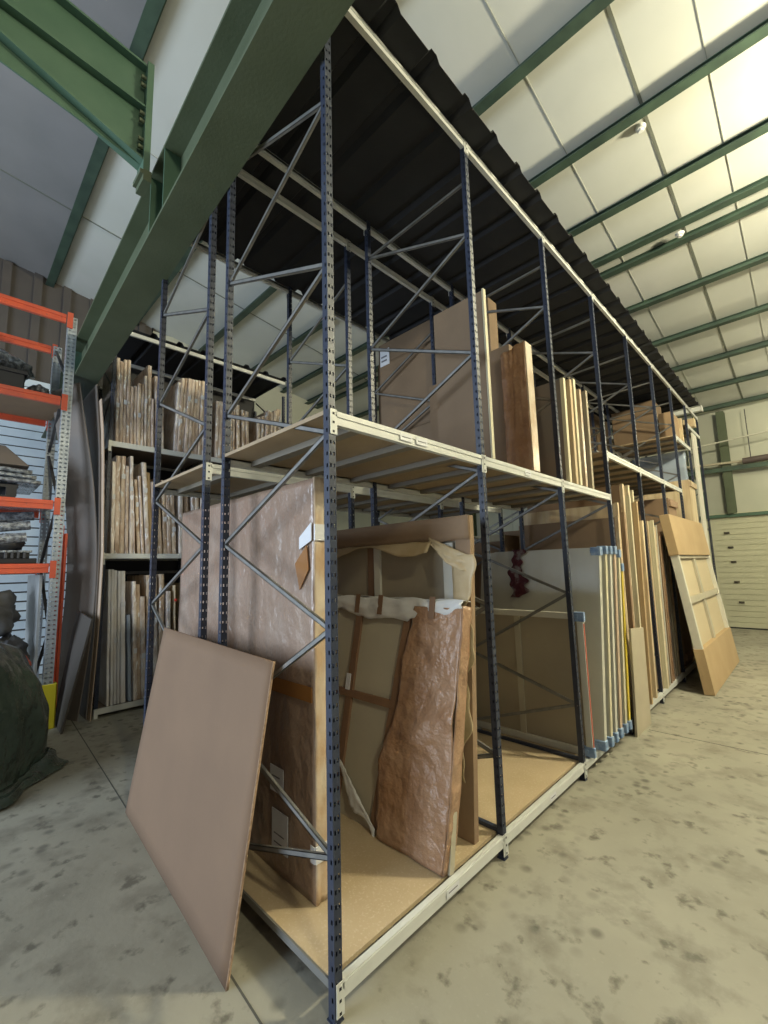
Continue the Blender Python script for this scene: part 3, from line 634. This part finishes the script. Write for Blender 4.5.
# --- tarp heap
def tarp():
    mb = MB(); nu, nv = 96, 44; cx, cy = -3.62, -1.20
    vs = []; fs = []
    for j_ in range(nv+1):
        s = j_/nv
        for i in range(nu):
            ph = 2*math.pi*i/nu
            rx, ry = .84, .93
            # profile: domed top, steep side, skirt on the floor
            if s < .8: q_ = s/.8; rr = math.sin(q_*math.pi/2)**.8*.88; z = 1.17*max(0, math.cos(q_*math.pi/2))**.75
            else: q_ = (s-.8)/.2; rr = .88+.12*q_; z = .10*(1-q_)**1.0+.015
            d = Vector((math.cos(ph), math.sin(ph), 0))
            folds = .05*math.sin(ph*9+3*s)*s+.09*noise.noise(Vector((d.x*2.2, d.y*2.2, s*2.5)))+.05*noise.noise(Vector((d.x*6, d.y*6, s*7)))+.02*noise.noise(Vector((d.x*15, d.y*15, s*16)))
            rr2 = rr*(1+folds*(1 if s > .15 else s/.15))
            zz = z*(1+.10*noise.noise(Vector((d.x*2*rr, d.y*2*rr, 5))))+(.02*noise.noise(Vector((d.x*6*rr, d.y*6*rr, 2))) if s < .8 else 0)
            if .74 < s < .9: zz += .035*math.sin(ph*5+1)
            vs.append((cx+d.x*rx*rr2, cy+d.y*ry*rr2, max(zz, .006)))
    for j_ in range(nv):
        for i in range(nu): a = j_*nu+i; b = j_*nu+(i+1) % nu; fs.append((a, a+nu, b+nu, b))
    fs.append(tuple(nv*nu+i for i in range(nu)))
    return mb.add(vs, fs, 0, True)
tag(tarp().build('tarp_covered_heap', m_tarp), 'large heap under a shiny dark green plastic tarp at the left edge', 'tarp')

# --- cardboard sheet leaning on the rack end
o = thing('cardboard_sheet', (-1.2, -.12, 0), 'large plain brown cardboard sheet leaning on the near end of the blue rack', 'cardboard')
BL, BR, TR, TL = Vector((-2.13, -.125, .0)), Vector((-.415, -.235, .0)), Vector((-.375, -.062, 1.20)), Vector((-1.72, -.060, 1.245))
nrm = (BR-BL).cross(TL-BL).normalized()*-.012
def sheetfn(u, v):
    p = (BL*(1-u)+BR*u)*(1-v)+(TL*(1-u)+TR*u)*v
    return p+nrm*(.6*math.sin(u*3.1)*math.sin(v*3.1))
q = MB(); q.grid(sheetfn, 20, 14, .010); kid(q, 'sheet_face', m_card, o)
q = MB(); q.grid(lambda u, v: BR.lerp(TR, v)+Vector((.003, 0, 0))+nrm*(.5-u)*1.0, 1, 40, .003)
kid(q, 'corrugated_edge', m_cardedge, o)

# --- big film-wrapped panel behind (spans both racks)
o = thing('filmed_parcel', (-1.2, .14, .127), 'huge film-wrapped brown panel standing upright behind the leaning cardboard sheet', 'parcel')
q = MB()
def wf(u, v): 
    x = -2.03+u*1.68; z = .127+v*1.925
    return (x, .145-.006*noise.noise(Vector((x*3, 0, z*2)))-.004*noise.noise(Vector((x*9, 1, z*5))), z)
q.grid(wf, 60, 60, .004); q.box(-2.03, -.36, .150, .205, .127, 2.05); kid(q, 'panel_face', m_film, o)
q = MB(); q.grid(lambda u, v: (-.352+.008*noise.noise(Vector((u*3, v*14, 0))), .143+u*.064, .127+v*1.93), 6, 60, .006); kid(q, 'wrapped_edge', m_filmedge, o)
q = MB(); q.box(-1.9, -.364, .134, .139, .98, 1.05); kid(q, 'tape', m_tape, o)
q = MB(); q.hexa([(-.46, .133, 1.50), (-.385, .133, 1.60), (-.385, .138, 1.60), (-.46, .138, 1.50), (-.50, .133, 1.63), (-.40, .133, 1.72), (-.40, .138, 1.72), (-.50, .138, 1.63)]); kid(q, 'tape', m_tape, o)
q = MB(); q.hexa([(-.46, .131, 1.70), (-.358, .131, 1.74), (-.358, .136, 1.74), (-.46, .136, 1.70), (-.46, .131, 1.76), (-.358, .131, 1.83), (-.358, .136, 1.83), (-.46, .136, 1.76)]); q.box(-.346, -.338, .14, .207, 1.74, 1.82); kid(q, 'label', m_label, o)
for z0, z1, xa, xb in ((.50, .62, -.72, -.60), (.24, .42, -.70, -.56), (.30, .37, -.375, -.346)):
    q = MB(); q.box(xa, xb, .131, .135, z0, z1)
    if xb < -.5:
        for k in range(2): q.box(xa+.02, xb-.05+.02*k, .130, .131, z0+.03+k*.04, z0+.036+k*.04, 1)
    else: q.box(-.346, -.338, .135, .207, z0, z1)
    kid(q, 'label', [m_label, m_ink], o)

# --- picture 2: large cardboard-cased frame
o = thing('boxed_picture', (-.7, .97, .127), 'large framed panel in a torn cardboard case standing behind the plastic-wrapped one', 'picture')
ya, yb2 = .97, 1.01; P2X0, P2X1, P2T = -1.52, .0, 1.885
q = MB(); q.box(P2X0, P2X1, ya, yb2, P2T-.14, P2T)
q.grid(lambda u, v: (P2X0+u*(P2X1-P2X0), ya-.008-.006*noise.noise(Vector((u*6, v, 2))), P2T-.14-.01*noise.noise(Vector((u*9, 3, 3)))*(1-v)+v*.142), 30, 4, .005); kid(q, 'case_top', m_card3, o)
q = MB(); q.hexa([(-.20, ya, .127), (-.07, ya, .127), (-.07, yb2, .127), (-.20, yb2, .127), (-.10, ya, P2T-.14), (P2X1, ya, P2T-.14), (P2X1, yb2, P2T-.14), (-.10, yb2, P2T-.14)]); kid(q, 'case_side', m_card3, o)
q = MB(); q.box(P2X0, -.11, ya+.03, ya+.037, .127, P2T-.14); kid(q, 'backing', m_backing2, o)
for xa, xb in ((-.80, -.745), (-.205, -.13)): q = MB(); q.box(xa, xb, ya+.010, ya+.03, .14, P2T-.15); kid(q, 'batten', m_whitewood, o)
q = MB(); q.box(-.87, -.81, ya+.018, ya+.03, .14, P2T-.15); kid(q, 'batten', m_batten, o)
def flap_top(u, v):
    x = P2X0+.05+u*(1.20); return (x, ya-.012-.05*v*abs(math.sin(u*4+1)), P2T-.135-.05*v*(1+.8*math.sin(u*9))-.01*noise.noise(Vector((u*12, v*3, 0))))
q = MB(); q.grid(flap_top, 40, 5, .004); kid(q, 'torn_flap', m_paper, o)
def flap_corner(u, v):
    x = -.29+u*.31; z = P2T-.11-u*.13-v*(.03+.09*math.sin(u*2.6)*(.4+u*.6)); return (x, ya-.012-.04*math.sin(u*3.1)*v-.015*noise.noise(Vector((u*7, v*7, 1))), z)
q = MB(); q.grid(flap_corner, 24, 10, .004); kid(q, 'torn_flap', m_paper, o)
def flap_side(u, v):
    z = 1.66-v*1.22; xr = .03-.11*v+.022*math.sin(v*19)+.012*math.sin(v*43); xl = -.125
    return (xl+(xr-xl)*u, ya-.012-.03*u*(.5+.5*math.sin(v*9))-.01*noise.noise(Vector((u*4, v*12, 4))), z)
q = MB(); q.grid(flap_side, 6, 60, .004); kid(q, 'torn_side_flap', m_paper, o)

# --- picture 1: leaning frame wrapped in brown plastic
o = thing('wrapped_picture', (-.7, .68, .127), 'leaning picture frame with white foam top edge and brown plastic torn off its left side', 'picture')
A0 = Vector((0, .68, .127)); V = (Vector((0, .90, 1.405))-A0); HH = V.length; V.normalize(); NN = Vector((0, -V.z, V.y))
def F1(u, v, off=0): return A0+Vector((-u, 0, 0))+V*v+NN*off
def quad1(mb, u0, v0, u1, v1, o0, o1, mi=0):
    return mb.hexa([F1(u1, v0, o1), F1(u0, v0, o1), F1(u0, v0, o0), F1(u1, v0, o0), F1(u1, v1, o1), F1(u0, v1, o1), F1(u0, v1, o0), F1(u1, v1, o0)], mi)
q = MB(); quad1(q, .03, .0, 1.38, 1.27, -.05, -.012); kid(q, 'backing', m_backing, o)
def strip1(mb, pa, pb, wd, o0, o1):
    (ua, va), (ub, vb) = pa, pb
    return mb.hexa([F1(ua+wd/2, va, o0), F1(ua-wd/2, va, o0), F1(ua-wd/2, va, o1), F1(ua+wd/2, va, o1), F1(ub+wd/2, vb, o0), F1(ub-wd/2, vb, o0), F1(ub-wd/2, vb, o1), F1(ub+wd/2, vb, o1)])
q = MB(); strip1(q, (.89, .05), (.84, 1.27), .055, -.012, .006); kid(q, 'batten', m_batten, o)
q = MB(); strip1(q, (.55, .02), (.41, 1.2), .05, -.012, .006); kid(q, 'batten', m_batten, o)
q = MB(); quad1(q, .42, .66, 1.34, .705, -.012, .008); kid(q, 'batten', m_batten, o)
q = MB(); quad1(q, .86, .70, .90, .80, .006, .011); kid(q, 'label', m_label, o)
def ctop(u, v):
    uu = .012+u*1.37; low = 1.165+.11*max(0,(.28-u)/.28)**.5-.02*math.sin(u*14)-.03*math.sin(u*5+1)+.015*noise.noise(Vector((u*20, 0, 0))); vv = 1.30*(1-v)+low*v
    return F1(uu, vv+.006*math.sin(u*30)*(1-v), .012+.012*noise.noise(Vector((u*14, v*3, 2)))+.012*math.sin(v*3.1))
q = MB(); q.grid(ctop, 60, 8, .004)
q.grid(lambda u, v: F1(.012+u*1.37, 1.30+.004*math.sin(u*25), .012-v*.075), 40, 4, .004); kid(q, 'foam_edge', m_cloth, o)
for uu in (.845, .63, .21): q = MB(); quad1(q, uu-.02, 1.19, uu+.02, 1.312, .028, .032); kid(q, 'tape', m_batten, o)
def interp(tb, v):
    for (a, x), (b, y) in zip(tb, tb[1:]):
        if a <= v <= b: return x+(y-x)*(v-a)/(b-a)
    return tb[-1][1]
LW = [(0, .495), (.33, .53), (.47, .49), (.62, .445), (.71, .42), (.96, .41), (1.08, .38), (1.26, .345), (1.4, .33)]
RW = [(0, .05), (.29, .03), (.74, .02), (1.28, .008), (1.4, .0)]
def wrapf(u, v):
    vv = v*1.255; l = interp(LW, vv)+.012*noise.noise(Vector((0, v*18, 0))); r_1 = interp(RW, vv)
    cr = .009*noise.noise(Vector((u*3, v*5, 0)))+.003*noise.noise(Vector((u*9, v*14, 3)))+.02*math.exp(-((v-.36-.2*u)/.06)**2)
    return F1(r_1+(l-r_1)*(1-u), vv, .022+cr)
q = MB(); q.grid(wrapf, 34, 70, .004); kid(q, 'plastic_wrap', m_wrap, o)
q = MB(); q.grid(lambda u, v: F1(interp(RW, v*1.27)-.004+.006*noise.noise(Vector((u*2, v*12, 7))), v*1.27, .022-u*.085), 5, 50, .004); kid(q, 'wrapped_edge', m_wrap, o)
def lowcloth(u, v):
    a = Vector((.93-.42*u, .34-.30*u**.8, 0)); vv = a.y*(1-v)+.005*v+.0
    return F1(a.x, max(.01, vv), .03+.018*noise.noise(Vector((u*7, v*4, 0)))+.02*math.sin(u*9)*(1-v)*.6)
q = MB(); q.grid(lambda u, v: F1(.95-.43*u, (.36-.33*u)+.0+(.0-.07+.04*math.sin(u*9))*v, .016+.02*abs(noise.noise(Vector((u*9, v*4, 0))))), 30, 6, .004); kid(q, 'torn_foam', m_cloth, o)

# --- bay 3: grey wrapped canvases, edges out, blue foam corners
def corner(root, X, Y0, t, z, lean_y, up=True):
    q = MB(); a = .004
    z0, z1 = (z-.065, z+.010) if up else (z-.004, z+.07)
    q.box(X-.07, X+.012, Y0-a+lean_y, Y0+t+a+lean_y, z0, z1)
    q.box(X-.074, X-.03, Y0-a-.004+lean_y, Y0+t+a+.004+lean_y, z0+.02, z1-.02)
    return kid(q, 'foam_corner', m_blue, root, .006)
def edge_panel(name, label, cat, Y0, t, top, lean, matl, edge, X1=.06, X0=-1.05, corners=True, z0=.127, group=None, edgemat2=None):
    root = thing(name, ((X0+X1)/2, Y0, z0), label, cat, group)
    q = MB(); slab(X0, X1-.012, Y0, t, z0, top, lean, q); kid(q, 'panel_body', matl, root)
    q = MB(); slab(X1-.012, X1, Y0+.002, t-.004, z0, top, lean, q); kid(q, 'panel_edge', edge, root)
    if corners:
        corner(root, X1, Y0, t, z0+.004, 0, False)
        corner(root, X1, Y0, t, top, lean*.97, True)
    return root
# small framed panel in front
Y0 = 2.44
o = thing('framed_canvas', (-.5, Y0, .127), 'lower framed canvas seen from its brown back, red-edged, in front of the grey wrapped one', 'framed canvas')
q = MB(); q.box(-1.05, .01, Y0+.020, Y0+.028, .17, 1.17); kid(q, 'backing', m_backing2, o)
q = MB(); q.box(-1.05, .03, Y0, Y0+.03, 1.15, 1.20); q.box(-1.05, .03, Y0, Y0+.03, .127, .18); q.box(-.02, .03, Y0, Y0+.03, .18, 1.15); kid(q, 'frame', m_whitewood, o, .004)
q = MB(); q.box(-.56, -.51, Y0+.004, Y0+.02, .18, 1.15); kid(q, 'batten', m_backing, o)
q = MB(); q.box(.03, .034, Y0+.008, Y0+.022, .2, 1.12); kid(q, 'red_edge', m_red, o)
corner(o, .03, Y0, .03, .131, 0, False); corner(o, .03, Y0, .03, 1.20, 0, True)
# main stack
edge_panel('wrapped_canvas', 'largest grey film-wrapped canvas with pale broad face and blue foam corners, front of the stack', 'wrapped canvas', 2.62, .06, 1.72, .27, m_greywrap, m_greywrap, X1=.05, X0=-1.12)
edge_panel('wrapped_canvas', 'cream-edged canvas directly behind the largest grey wrapped one', 'wrapped canvas', 2.74, .05, 1.73, .28, m_greywrap, m_cream)
edge_panel('wrapped_canvas', 'white-edged canvas in the blue-cornered stack, third back from the aisle end', 'wrapped canvas', 2.86, .05, 1.73, .28, m_greywrap, m_whitewood)
edge_panel('wrapped_canvas', 'pink-edged canvas in the blue-cornered stack', 'wrapped canvas', 2.98, .06, 1.73, .28, m_greywrap, m_pink)
edge_panel('wrapped_canvas', 'plain cream-edged canvas just before the yellow one in the blue-cornered stack', 'wrapped canvas', 3.12, .05, 1.70, .26, m_greywrap, m_cream)
edge_panel('wrapped_canvas', 'bright yellow-edged canvas at the back of the blue-cornered stack', 'wrapped canvas', 3.225, .05, 1.57, .205, m_greywrap, m_yelledge)
# maroon fabric hanging over the grey canvas top
def maroon(u, v):
    z = 1.74-v*.46; wv = .05*math.sin(v*9)+.03*math.sin(v*23); x = -.77+u*(.13-.04*math.sin(v*7)+.02*math.sin(v*31))+wv*.5
    f = (z-.127)/1.6; return (x, 2.62+.27*f-.02-.03*abs(noise.noise(Vector((u*4, v*6, 0)))), z)
q = MB(); q.grid(maroon, 12, 36, .006); tag(q.build('maroon_cloth', m_maroon), 'dark maroon patterned cloth strip hanging over the grey wrapped canvas', 'cloth')
# pale board standing on the floor in front of the stack
q = MB(); q.hexa([(.035, 3.45, 0), (.055, 3.45, 0), (.055, 3.92, 0), (.035, 3.92, 0), (.09, 3.36, .98), (.11, 3.36, .98), (.11, 3.76, .95), (.09, 3.76, .95)])
tag(q.build('pale_board', m_paleb), 'small pale board standing on the floor against the rack beside the yellow-edged canvas', 'board')
# bays 4-6: brown and pine edges
LIST = [  # Y0, t, top, lean, mat, adjective
 (3.60, .05, 2.05, .10, m_osb, 'rough brown'), (3.67, .05, 2.20, .10, m_pine, 'pale pine'), (3.75, .06, 2.10, .09, m_card3, 'dull cardboard'), (3.84, .07, 2.42, .12, m_osb, 'tall mottled'),
 (3.94, .05, 2.30, .12, m_cream, 'cream'), (4.02, .06, 2.43, .16, m_pine, 'tall pine'), (4.11, .05, 2.25, .18, m_card2, 'tan cardboard'), (4.20, .05, 2.40, .2, m_cream, 'tall cream'),
 (4.29, .06, 2.20, .18, m_osb, 'knotty brown'), (4.38, .06, 2.05, .14, m_pine, 'short pine'), (4.48, .05, 1.95, .1, m_card3, 'short dull'),
 (4.78, .05, 2.07, .1, m_pine, 'pale pine'), (4.86, .05, 2.08, .1, m_cream, 'thin cream'), (4.94, .06, 2.0, .12, m_osb, 'mottled brown'), (5.04, .05, 2.03, .12, m_greywrap, 'grey film-wrapped'),
 (5.14, .06, 1.9, .12, m_card3, 'dark cardboard'), (5.26, .07, 1.95, .1, m_wrap, 'brown plastic-wrapped'), (5.40, .07, 1.9, .1, m_greyboard, 'dark grey'), (5.56, .07, 1.85, .1, m_backing2, 'dull olive'), (5.7, .06, 1.9, .08, m_osb, 'rough')]
for i, (Y0, t, top, lean, mt, adj) in enumerate(LIST):
    bay = 'between fourth and fifth posts' if Y0 < 4.7 else 'behind the leaning crate'
    nn = i if Y0 < 4.7 else i-11
    root = thing('stored_board', (-.5, Y0, .127), '%s panel edge-out %s, %s from the near end' % (adj, bay, ORD[nn]), 'panel', 'panels stored '+bay)
    X1 = .0+rnd.uniform(-.03, .03)
    q = MB(); slab(-1.1, X1-.03, Y0, t, .127, top, lean, q); kid(q, 'panel_body', mt if mt not in (m_osb,) else m_card3, root)
    q = MB(); slab(X1-.03, X1, Y0+.004, t-.008, .127, top+.01, lean, q); kid(q, 'edge_strip', mt, root)
# tall crate past the leaner, on the far end
for i, (Y0, top, mt, lb) in enumerate(((6.25, 2.5, m_card3, 'broad brown carton standing behind the leaning crate in the rack'), (7.70, 2.95, m_pine, 'tall pine crate at the far end of the rack beside the leaning crate'),)):
    root = thing('tall_crate' if i else 'tall_carton', (-.5, Y0, .127), lb, 'crate')
    q = MB(); q.box(-1.05, -.05+.05*i, Y0, Y0+.5, .127, top); kid(q, 'crate_body', mt, root)
    for z in (.2, 1.2, top-.12): q = MB(); q.box(-.05+.05*i, -.02+.05*i, Y0, Y0+.5, z, z+.09); kid(q, 'crate_slat', m_osb if i else m_cardedge, root)
q = MB(); q.grid(lambda u, v: (-.93+u*.86, 8.12+.03*math.sin(v*9)+.02*noise.noise(Vector((u*6, v*6, 0))), 2.95+v*.60), 16, 16, .004)
tag(q.build('blue_plastic_sheet', m_bluefilm), 'bluish clear plastic sheet hanging at the far end of the rack', 'plastic sheet')

# --- rear boxes seen behind the grey canvases (row B bottom decks)
o = thing('cream_topped_box', (-1.7, 3.6, .127), 'brown box with a cream top rail behind the grey wrapped canvases', 'box')
q = MB(); q.box(-2.05, -.0-1.25, 3.62, 4.3, .127, 1.95); kid(q, 'box_body', m_card3, o)
q = MB(); q.box(-2.05, -1.25, 3.60, 3.62, 1.88, 1.96); kid(q, 'top_rail', m_cream, o)
for i, (Y0, top, mt, lb) in enumerate(((1.32, 1.75, m_card3, 'brown panel in the rear rack behind the torn cardboard case'), (1.55, 1.9, m_greyboard, 'dark grey panel in the rear rack, second behind the torn case'),
                           (2.46, 1.85, m_backing2, 'olive-brown panel in the rear rack behind the maroon cloth'), (4.85, 2.1, m_card3, 'wide brown panel in the rear rack far behind the pine edges'), (6.1, 2.3, m_card3, 'wide brown panel in the rear rack nearest its far end'))):
    root = thing('rear_board', (-1.7, Y0, .127), lb, 'panel', 'panels in the rear rack')
    q = MB(); slab(-2.08, -1.26, Y0, .06, .127, top, .1, q); kid(q, 'panel_body', mt, root)
    q = MB(); slab(-1.26, -1.24, Y0+.004, .052, .127, top, .1, q); kid(q, 'edge_strip', m_cardedge, root)

# ================================================================== UPPER LEVEL
U = MID[0]+.004
def carton(name, label, cat, x0, x1, y0, y1, z0, z1, mt, extra=None, group=None, bev=.006):
    root = thing(name, ((x0+x1)/2, (y0+y1)/2, z0), label, cat, group)
    q = MB(); q.box(x0, x1, y0, y1, z0, z1); kid(q, 'carton_body', mt, root, bev); return root
# very tall filmed box in row B, second-third bays
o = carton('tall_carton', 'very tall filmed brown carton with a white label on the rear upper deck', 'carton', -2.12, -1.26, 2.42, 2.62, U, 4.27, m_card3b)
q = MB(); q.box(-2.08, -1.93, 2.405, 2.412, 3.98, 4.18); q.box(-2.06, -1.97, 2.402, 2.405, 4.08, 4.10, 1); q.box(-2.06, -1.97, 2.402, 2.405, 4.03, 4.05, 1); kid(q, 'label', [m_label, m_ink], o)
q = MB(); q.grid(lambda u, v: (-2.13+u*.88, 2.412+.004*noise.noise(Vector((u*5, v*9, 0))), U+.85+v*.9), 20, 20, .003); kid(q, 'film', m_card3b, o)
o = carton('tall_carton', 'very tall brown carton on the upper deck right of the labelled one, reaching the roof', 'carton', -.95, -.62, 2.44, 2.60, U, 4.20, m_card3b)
# card with cream edge near post 2
root = thing('thin_board', (-.4, 1.27, U), 'tall thin cream-edged panel on the upper deck just behind the second post', 'panel')
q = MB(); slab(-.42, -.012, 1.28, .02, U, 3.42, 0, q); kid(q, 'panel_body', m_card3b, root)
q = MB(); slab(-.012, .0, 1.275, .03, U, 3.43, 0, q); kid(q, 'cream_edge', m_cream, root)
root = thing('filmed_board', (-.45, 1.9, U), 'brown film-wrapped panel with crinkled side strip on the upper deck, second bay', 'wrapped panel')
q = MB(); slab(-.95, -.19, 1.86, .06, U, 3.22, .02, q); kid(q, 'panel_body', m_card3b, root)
def crk(u, v): return (-.33+u*.34, 1.875+.02*noise.noise(Vector((u*9, v*3, 0)))-.006+.05*u, U+v*(.93-.04*u))
q = MB(); q.grid(lambda u, v: (-.20+u*.20, 1.83+.012*noise.noise(Vector((u*11, v*4, 0))), U+v*(1.0-.05*(1-u)+.008*math.sin(u*12))), 20, 40, .006); kid(q, 'crinkled_wrap', m_wrap, root)
q = MB(); slab(-.004, .008, 1.83, .10, U, 3.26, .0, q); kid(q, 'wrapped_edge', m_filmedge, root)
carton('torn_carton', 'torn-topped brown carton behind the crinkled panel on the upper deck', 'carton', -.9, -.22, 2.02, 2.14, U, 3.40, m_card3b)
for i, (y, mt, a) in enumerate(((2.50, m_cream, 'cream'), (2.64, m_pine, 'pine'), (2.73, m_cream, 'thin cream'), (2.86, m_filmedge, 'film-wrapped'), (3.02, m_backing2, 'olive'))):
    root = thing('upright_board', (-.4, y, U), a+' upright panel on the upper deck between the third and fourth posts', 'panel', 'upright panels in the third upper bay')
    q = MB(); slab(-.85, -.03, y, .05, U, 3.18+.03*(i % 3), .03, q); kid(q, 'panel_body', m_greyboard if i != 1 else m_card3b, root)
    q = MB(); slab(-.03, -.0, y+.003, .044, U, 3.19+.03*(i % 3), .03, q); kid(q, 'edge_strip', mt, root)
U2 = MID[3]+.004
U3 = MID[6]+.004
carton('short_carton', 'small light brown carton on the highest deck near the far end, at the aisle edge', 'carton', -.24, -.05, 7.2, 7.7, U3, 4.05, m_card4)
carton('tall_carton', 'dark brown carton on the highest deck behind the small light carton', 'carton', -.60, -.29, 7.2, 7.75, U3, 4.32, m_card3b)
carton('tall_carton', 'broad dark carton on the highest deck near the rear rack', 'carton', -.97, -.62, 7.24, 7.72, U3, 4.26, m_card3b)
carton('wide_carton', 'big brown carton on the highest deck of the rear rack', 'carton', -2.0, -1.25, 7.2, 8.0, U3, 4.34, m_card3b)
carton('thin_board', 'yellow-edged board upright on the highest deck at the aisle edge', 'board', -.27, -.01, 7.74, 7.80, U3, 4.05, m_pine)
carton('small_crate', 'small pine crate end sticking out at the top far corner of the rack', 'crate', -.12, .06, 8.55, 8.70, 4.06, 4.22, m_pine)
o = MB(); o.box(-1.2, .13, 8.95, 9.06, 4.447, 4.53); o.box(.13, .15, 8.94, 9.07, 4.44, 4.54); tag(o.build('cross_beam', m_beam), 'pale cross beam end projecting at the far top corner of the rack', 'beam')

# --- leaning crate at right
o = thing('leaning_crate', (.3, 6.5, 0), 'large framed crate with cardboard-capped ends leaning on the rack at right', 'crate')
B0, T0 = Vector((.28, 0, 0)), Vector((.012, 0, 2.17)); dv = (T0-B0); LH = dv.length; dv.normalize(); dn = Vector((dv.z, 0, -dv.x))
def CR(y, v, o_): return Vector((B0.x, 0, 0))+dv*v+dn*o_+Vector((0, y, 0))
def cbox(mb, y0, y1, v0, v1, o0, o1, mi=0): return mb.hexa([CR(y0, v0, o0), CR(y0, v0, o1), CR(y1, v0, o1), CR(y1, v0, o0), CR(y0, v1, o0), CR(y0, v1, o1), CR(y1, v1, o1), CR(y1, v1, o0)], mi)
y0, y1 = 5.33, 7.66
q = MB(); cbox(q, y0+.015, y0+.075, .45, 1.75, .005, .095); kid(q, 'side_rail', m_whitewood, o, .004)
q = MB(); cbox(q, y1-.075, y1-.015, .45, 1.75, .005, .095); kid(q, 'side_rail', m_whitewood, o, .004)
q = MB(); cbox(q, y0+.07, y1-.07, .3, 1.9, .03, .045); kid(q, 'canvas_back', mat('pale_tan_board', (.56, .47, .31), .75), o)
q = MB(); cbox(q, 6.38, 6.50, .45, 1.75, .046, .075); kid(q, 'batten', m_backing, o)
q = MB(); cbox(q, y0+.07, y1-.07, 1.05, 1.13, .046, .085); kid(q, 'cross_batten', m_backing, o)
q = MB(); cbox(q, y0+.08, y1-.08, 1.62, 1.66, .046, .08); kid(q, 'cross_batten', m_backing, o)
q = MB(); cbox(q, y0, y1, .0, .52, -.003, .105); cbox(q, y0-.002, y0+.006, .20, .50, .0, .03); kid(q, 'bottom_cap', m_card2, o, .004)
q = MB(); cbox(q, y0, y1, 1.66, LH, -.003, .105); kid(q, 'top_cap', m_card2, o, .004)

# --- far rack end: pale vertical strip, pipes, sensors
q = MB(); q.box(.012, .04, 8.35, 8.70, .0, 3.9); tag(q.build('pale_board', m_whitewood), 'tall pale narrow board standing at the far end of the racks', 'board')
o = thing('heater_tube', (1.5, 11.6, 3.75), 'dark horizontal heater tube hung along the back wall at right', 'heater')
q = MB(); q.tube([(.45, 11.6, 3.80), (3.5, 11.6, 3.88)], .07, 12); kid(q, 'tube', m_heater, o)
o_heat = o
for x in (.6, 3.0): q = MB(); q.tube([(x, 11.6, 3.8), (x, 11.6, 5.0)], .01, 6); kid(q, 'hanger', m_darkgrey, o)
q = MB(); q.tube([(-3, 11.3, 4.05), (.9, 11.3, 4.32), (5, 11.3, 4.6)], .018, 8); tag(q.build('pale_conduit', m_pipe), 'thin pale conduit running across in front of the back wall', 'pipe')
q = MB(); q.tube([(-3, 11.6, 3.93), (.45, 11.6, 3.80)], .03, 8); kid(q, 'supply_pipe', m_backing, o_heat)
for i, (x, y) in enumerate(((.53, 3.92), (.55, 5.62))):
    z = rz(y)+.09 if i == 0 else rz(y)+.02
    o = thing('smoke_detector', (x, y, z), ['small white smoke detector on the ceiling beside the dark seam', 'larger white round smoke detector between the two close purlins'][i], 'smoke detector')
    q = MB(); q.tube([(x, y, z), (x, y, z-.035)], [.055, .045], 16); kid(q, 'detector_base', m_white, o)
    q = MB(); q.tube([(x, y, z-.035), (x, y, z-.055)], [.03, .022], 12); kid(q, 'sensor', m_white, o)
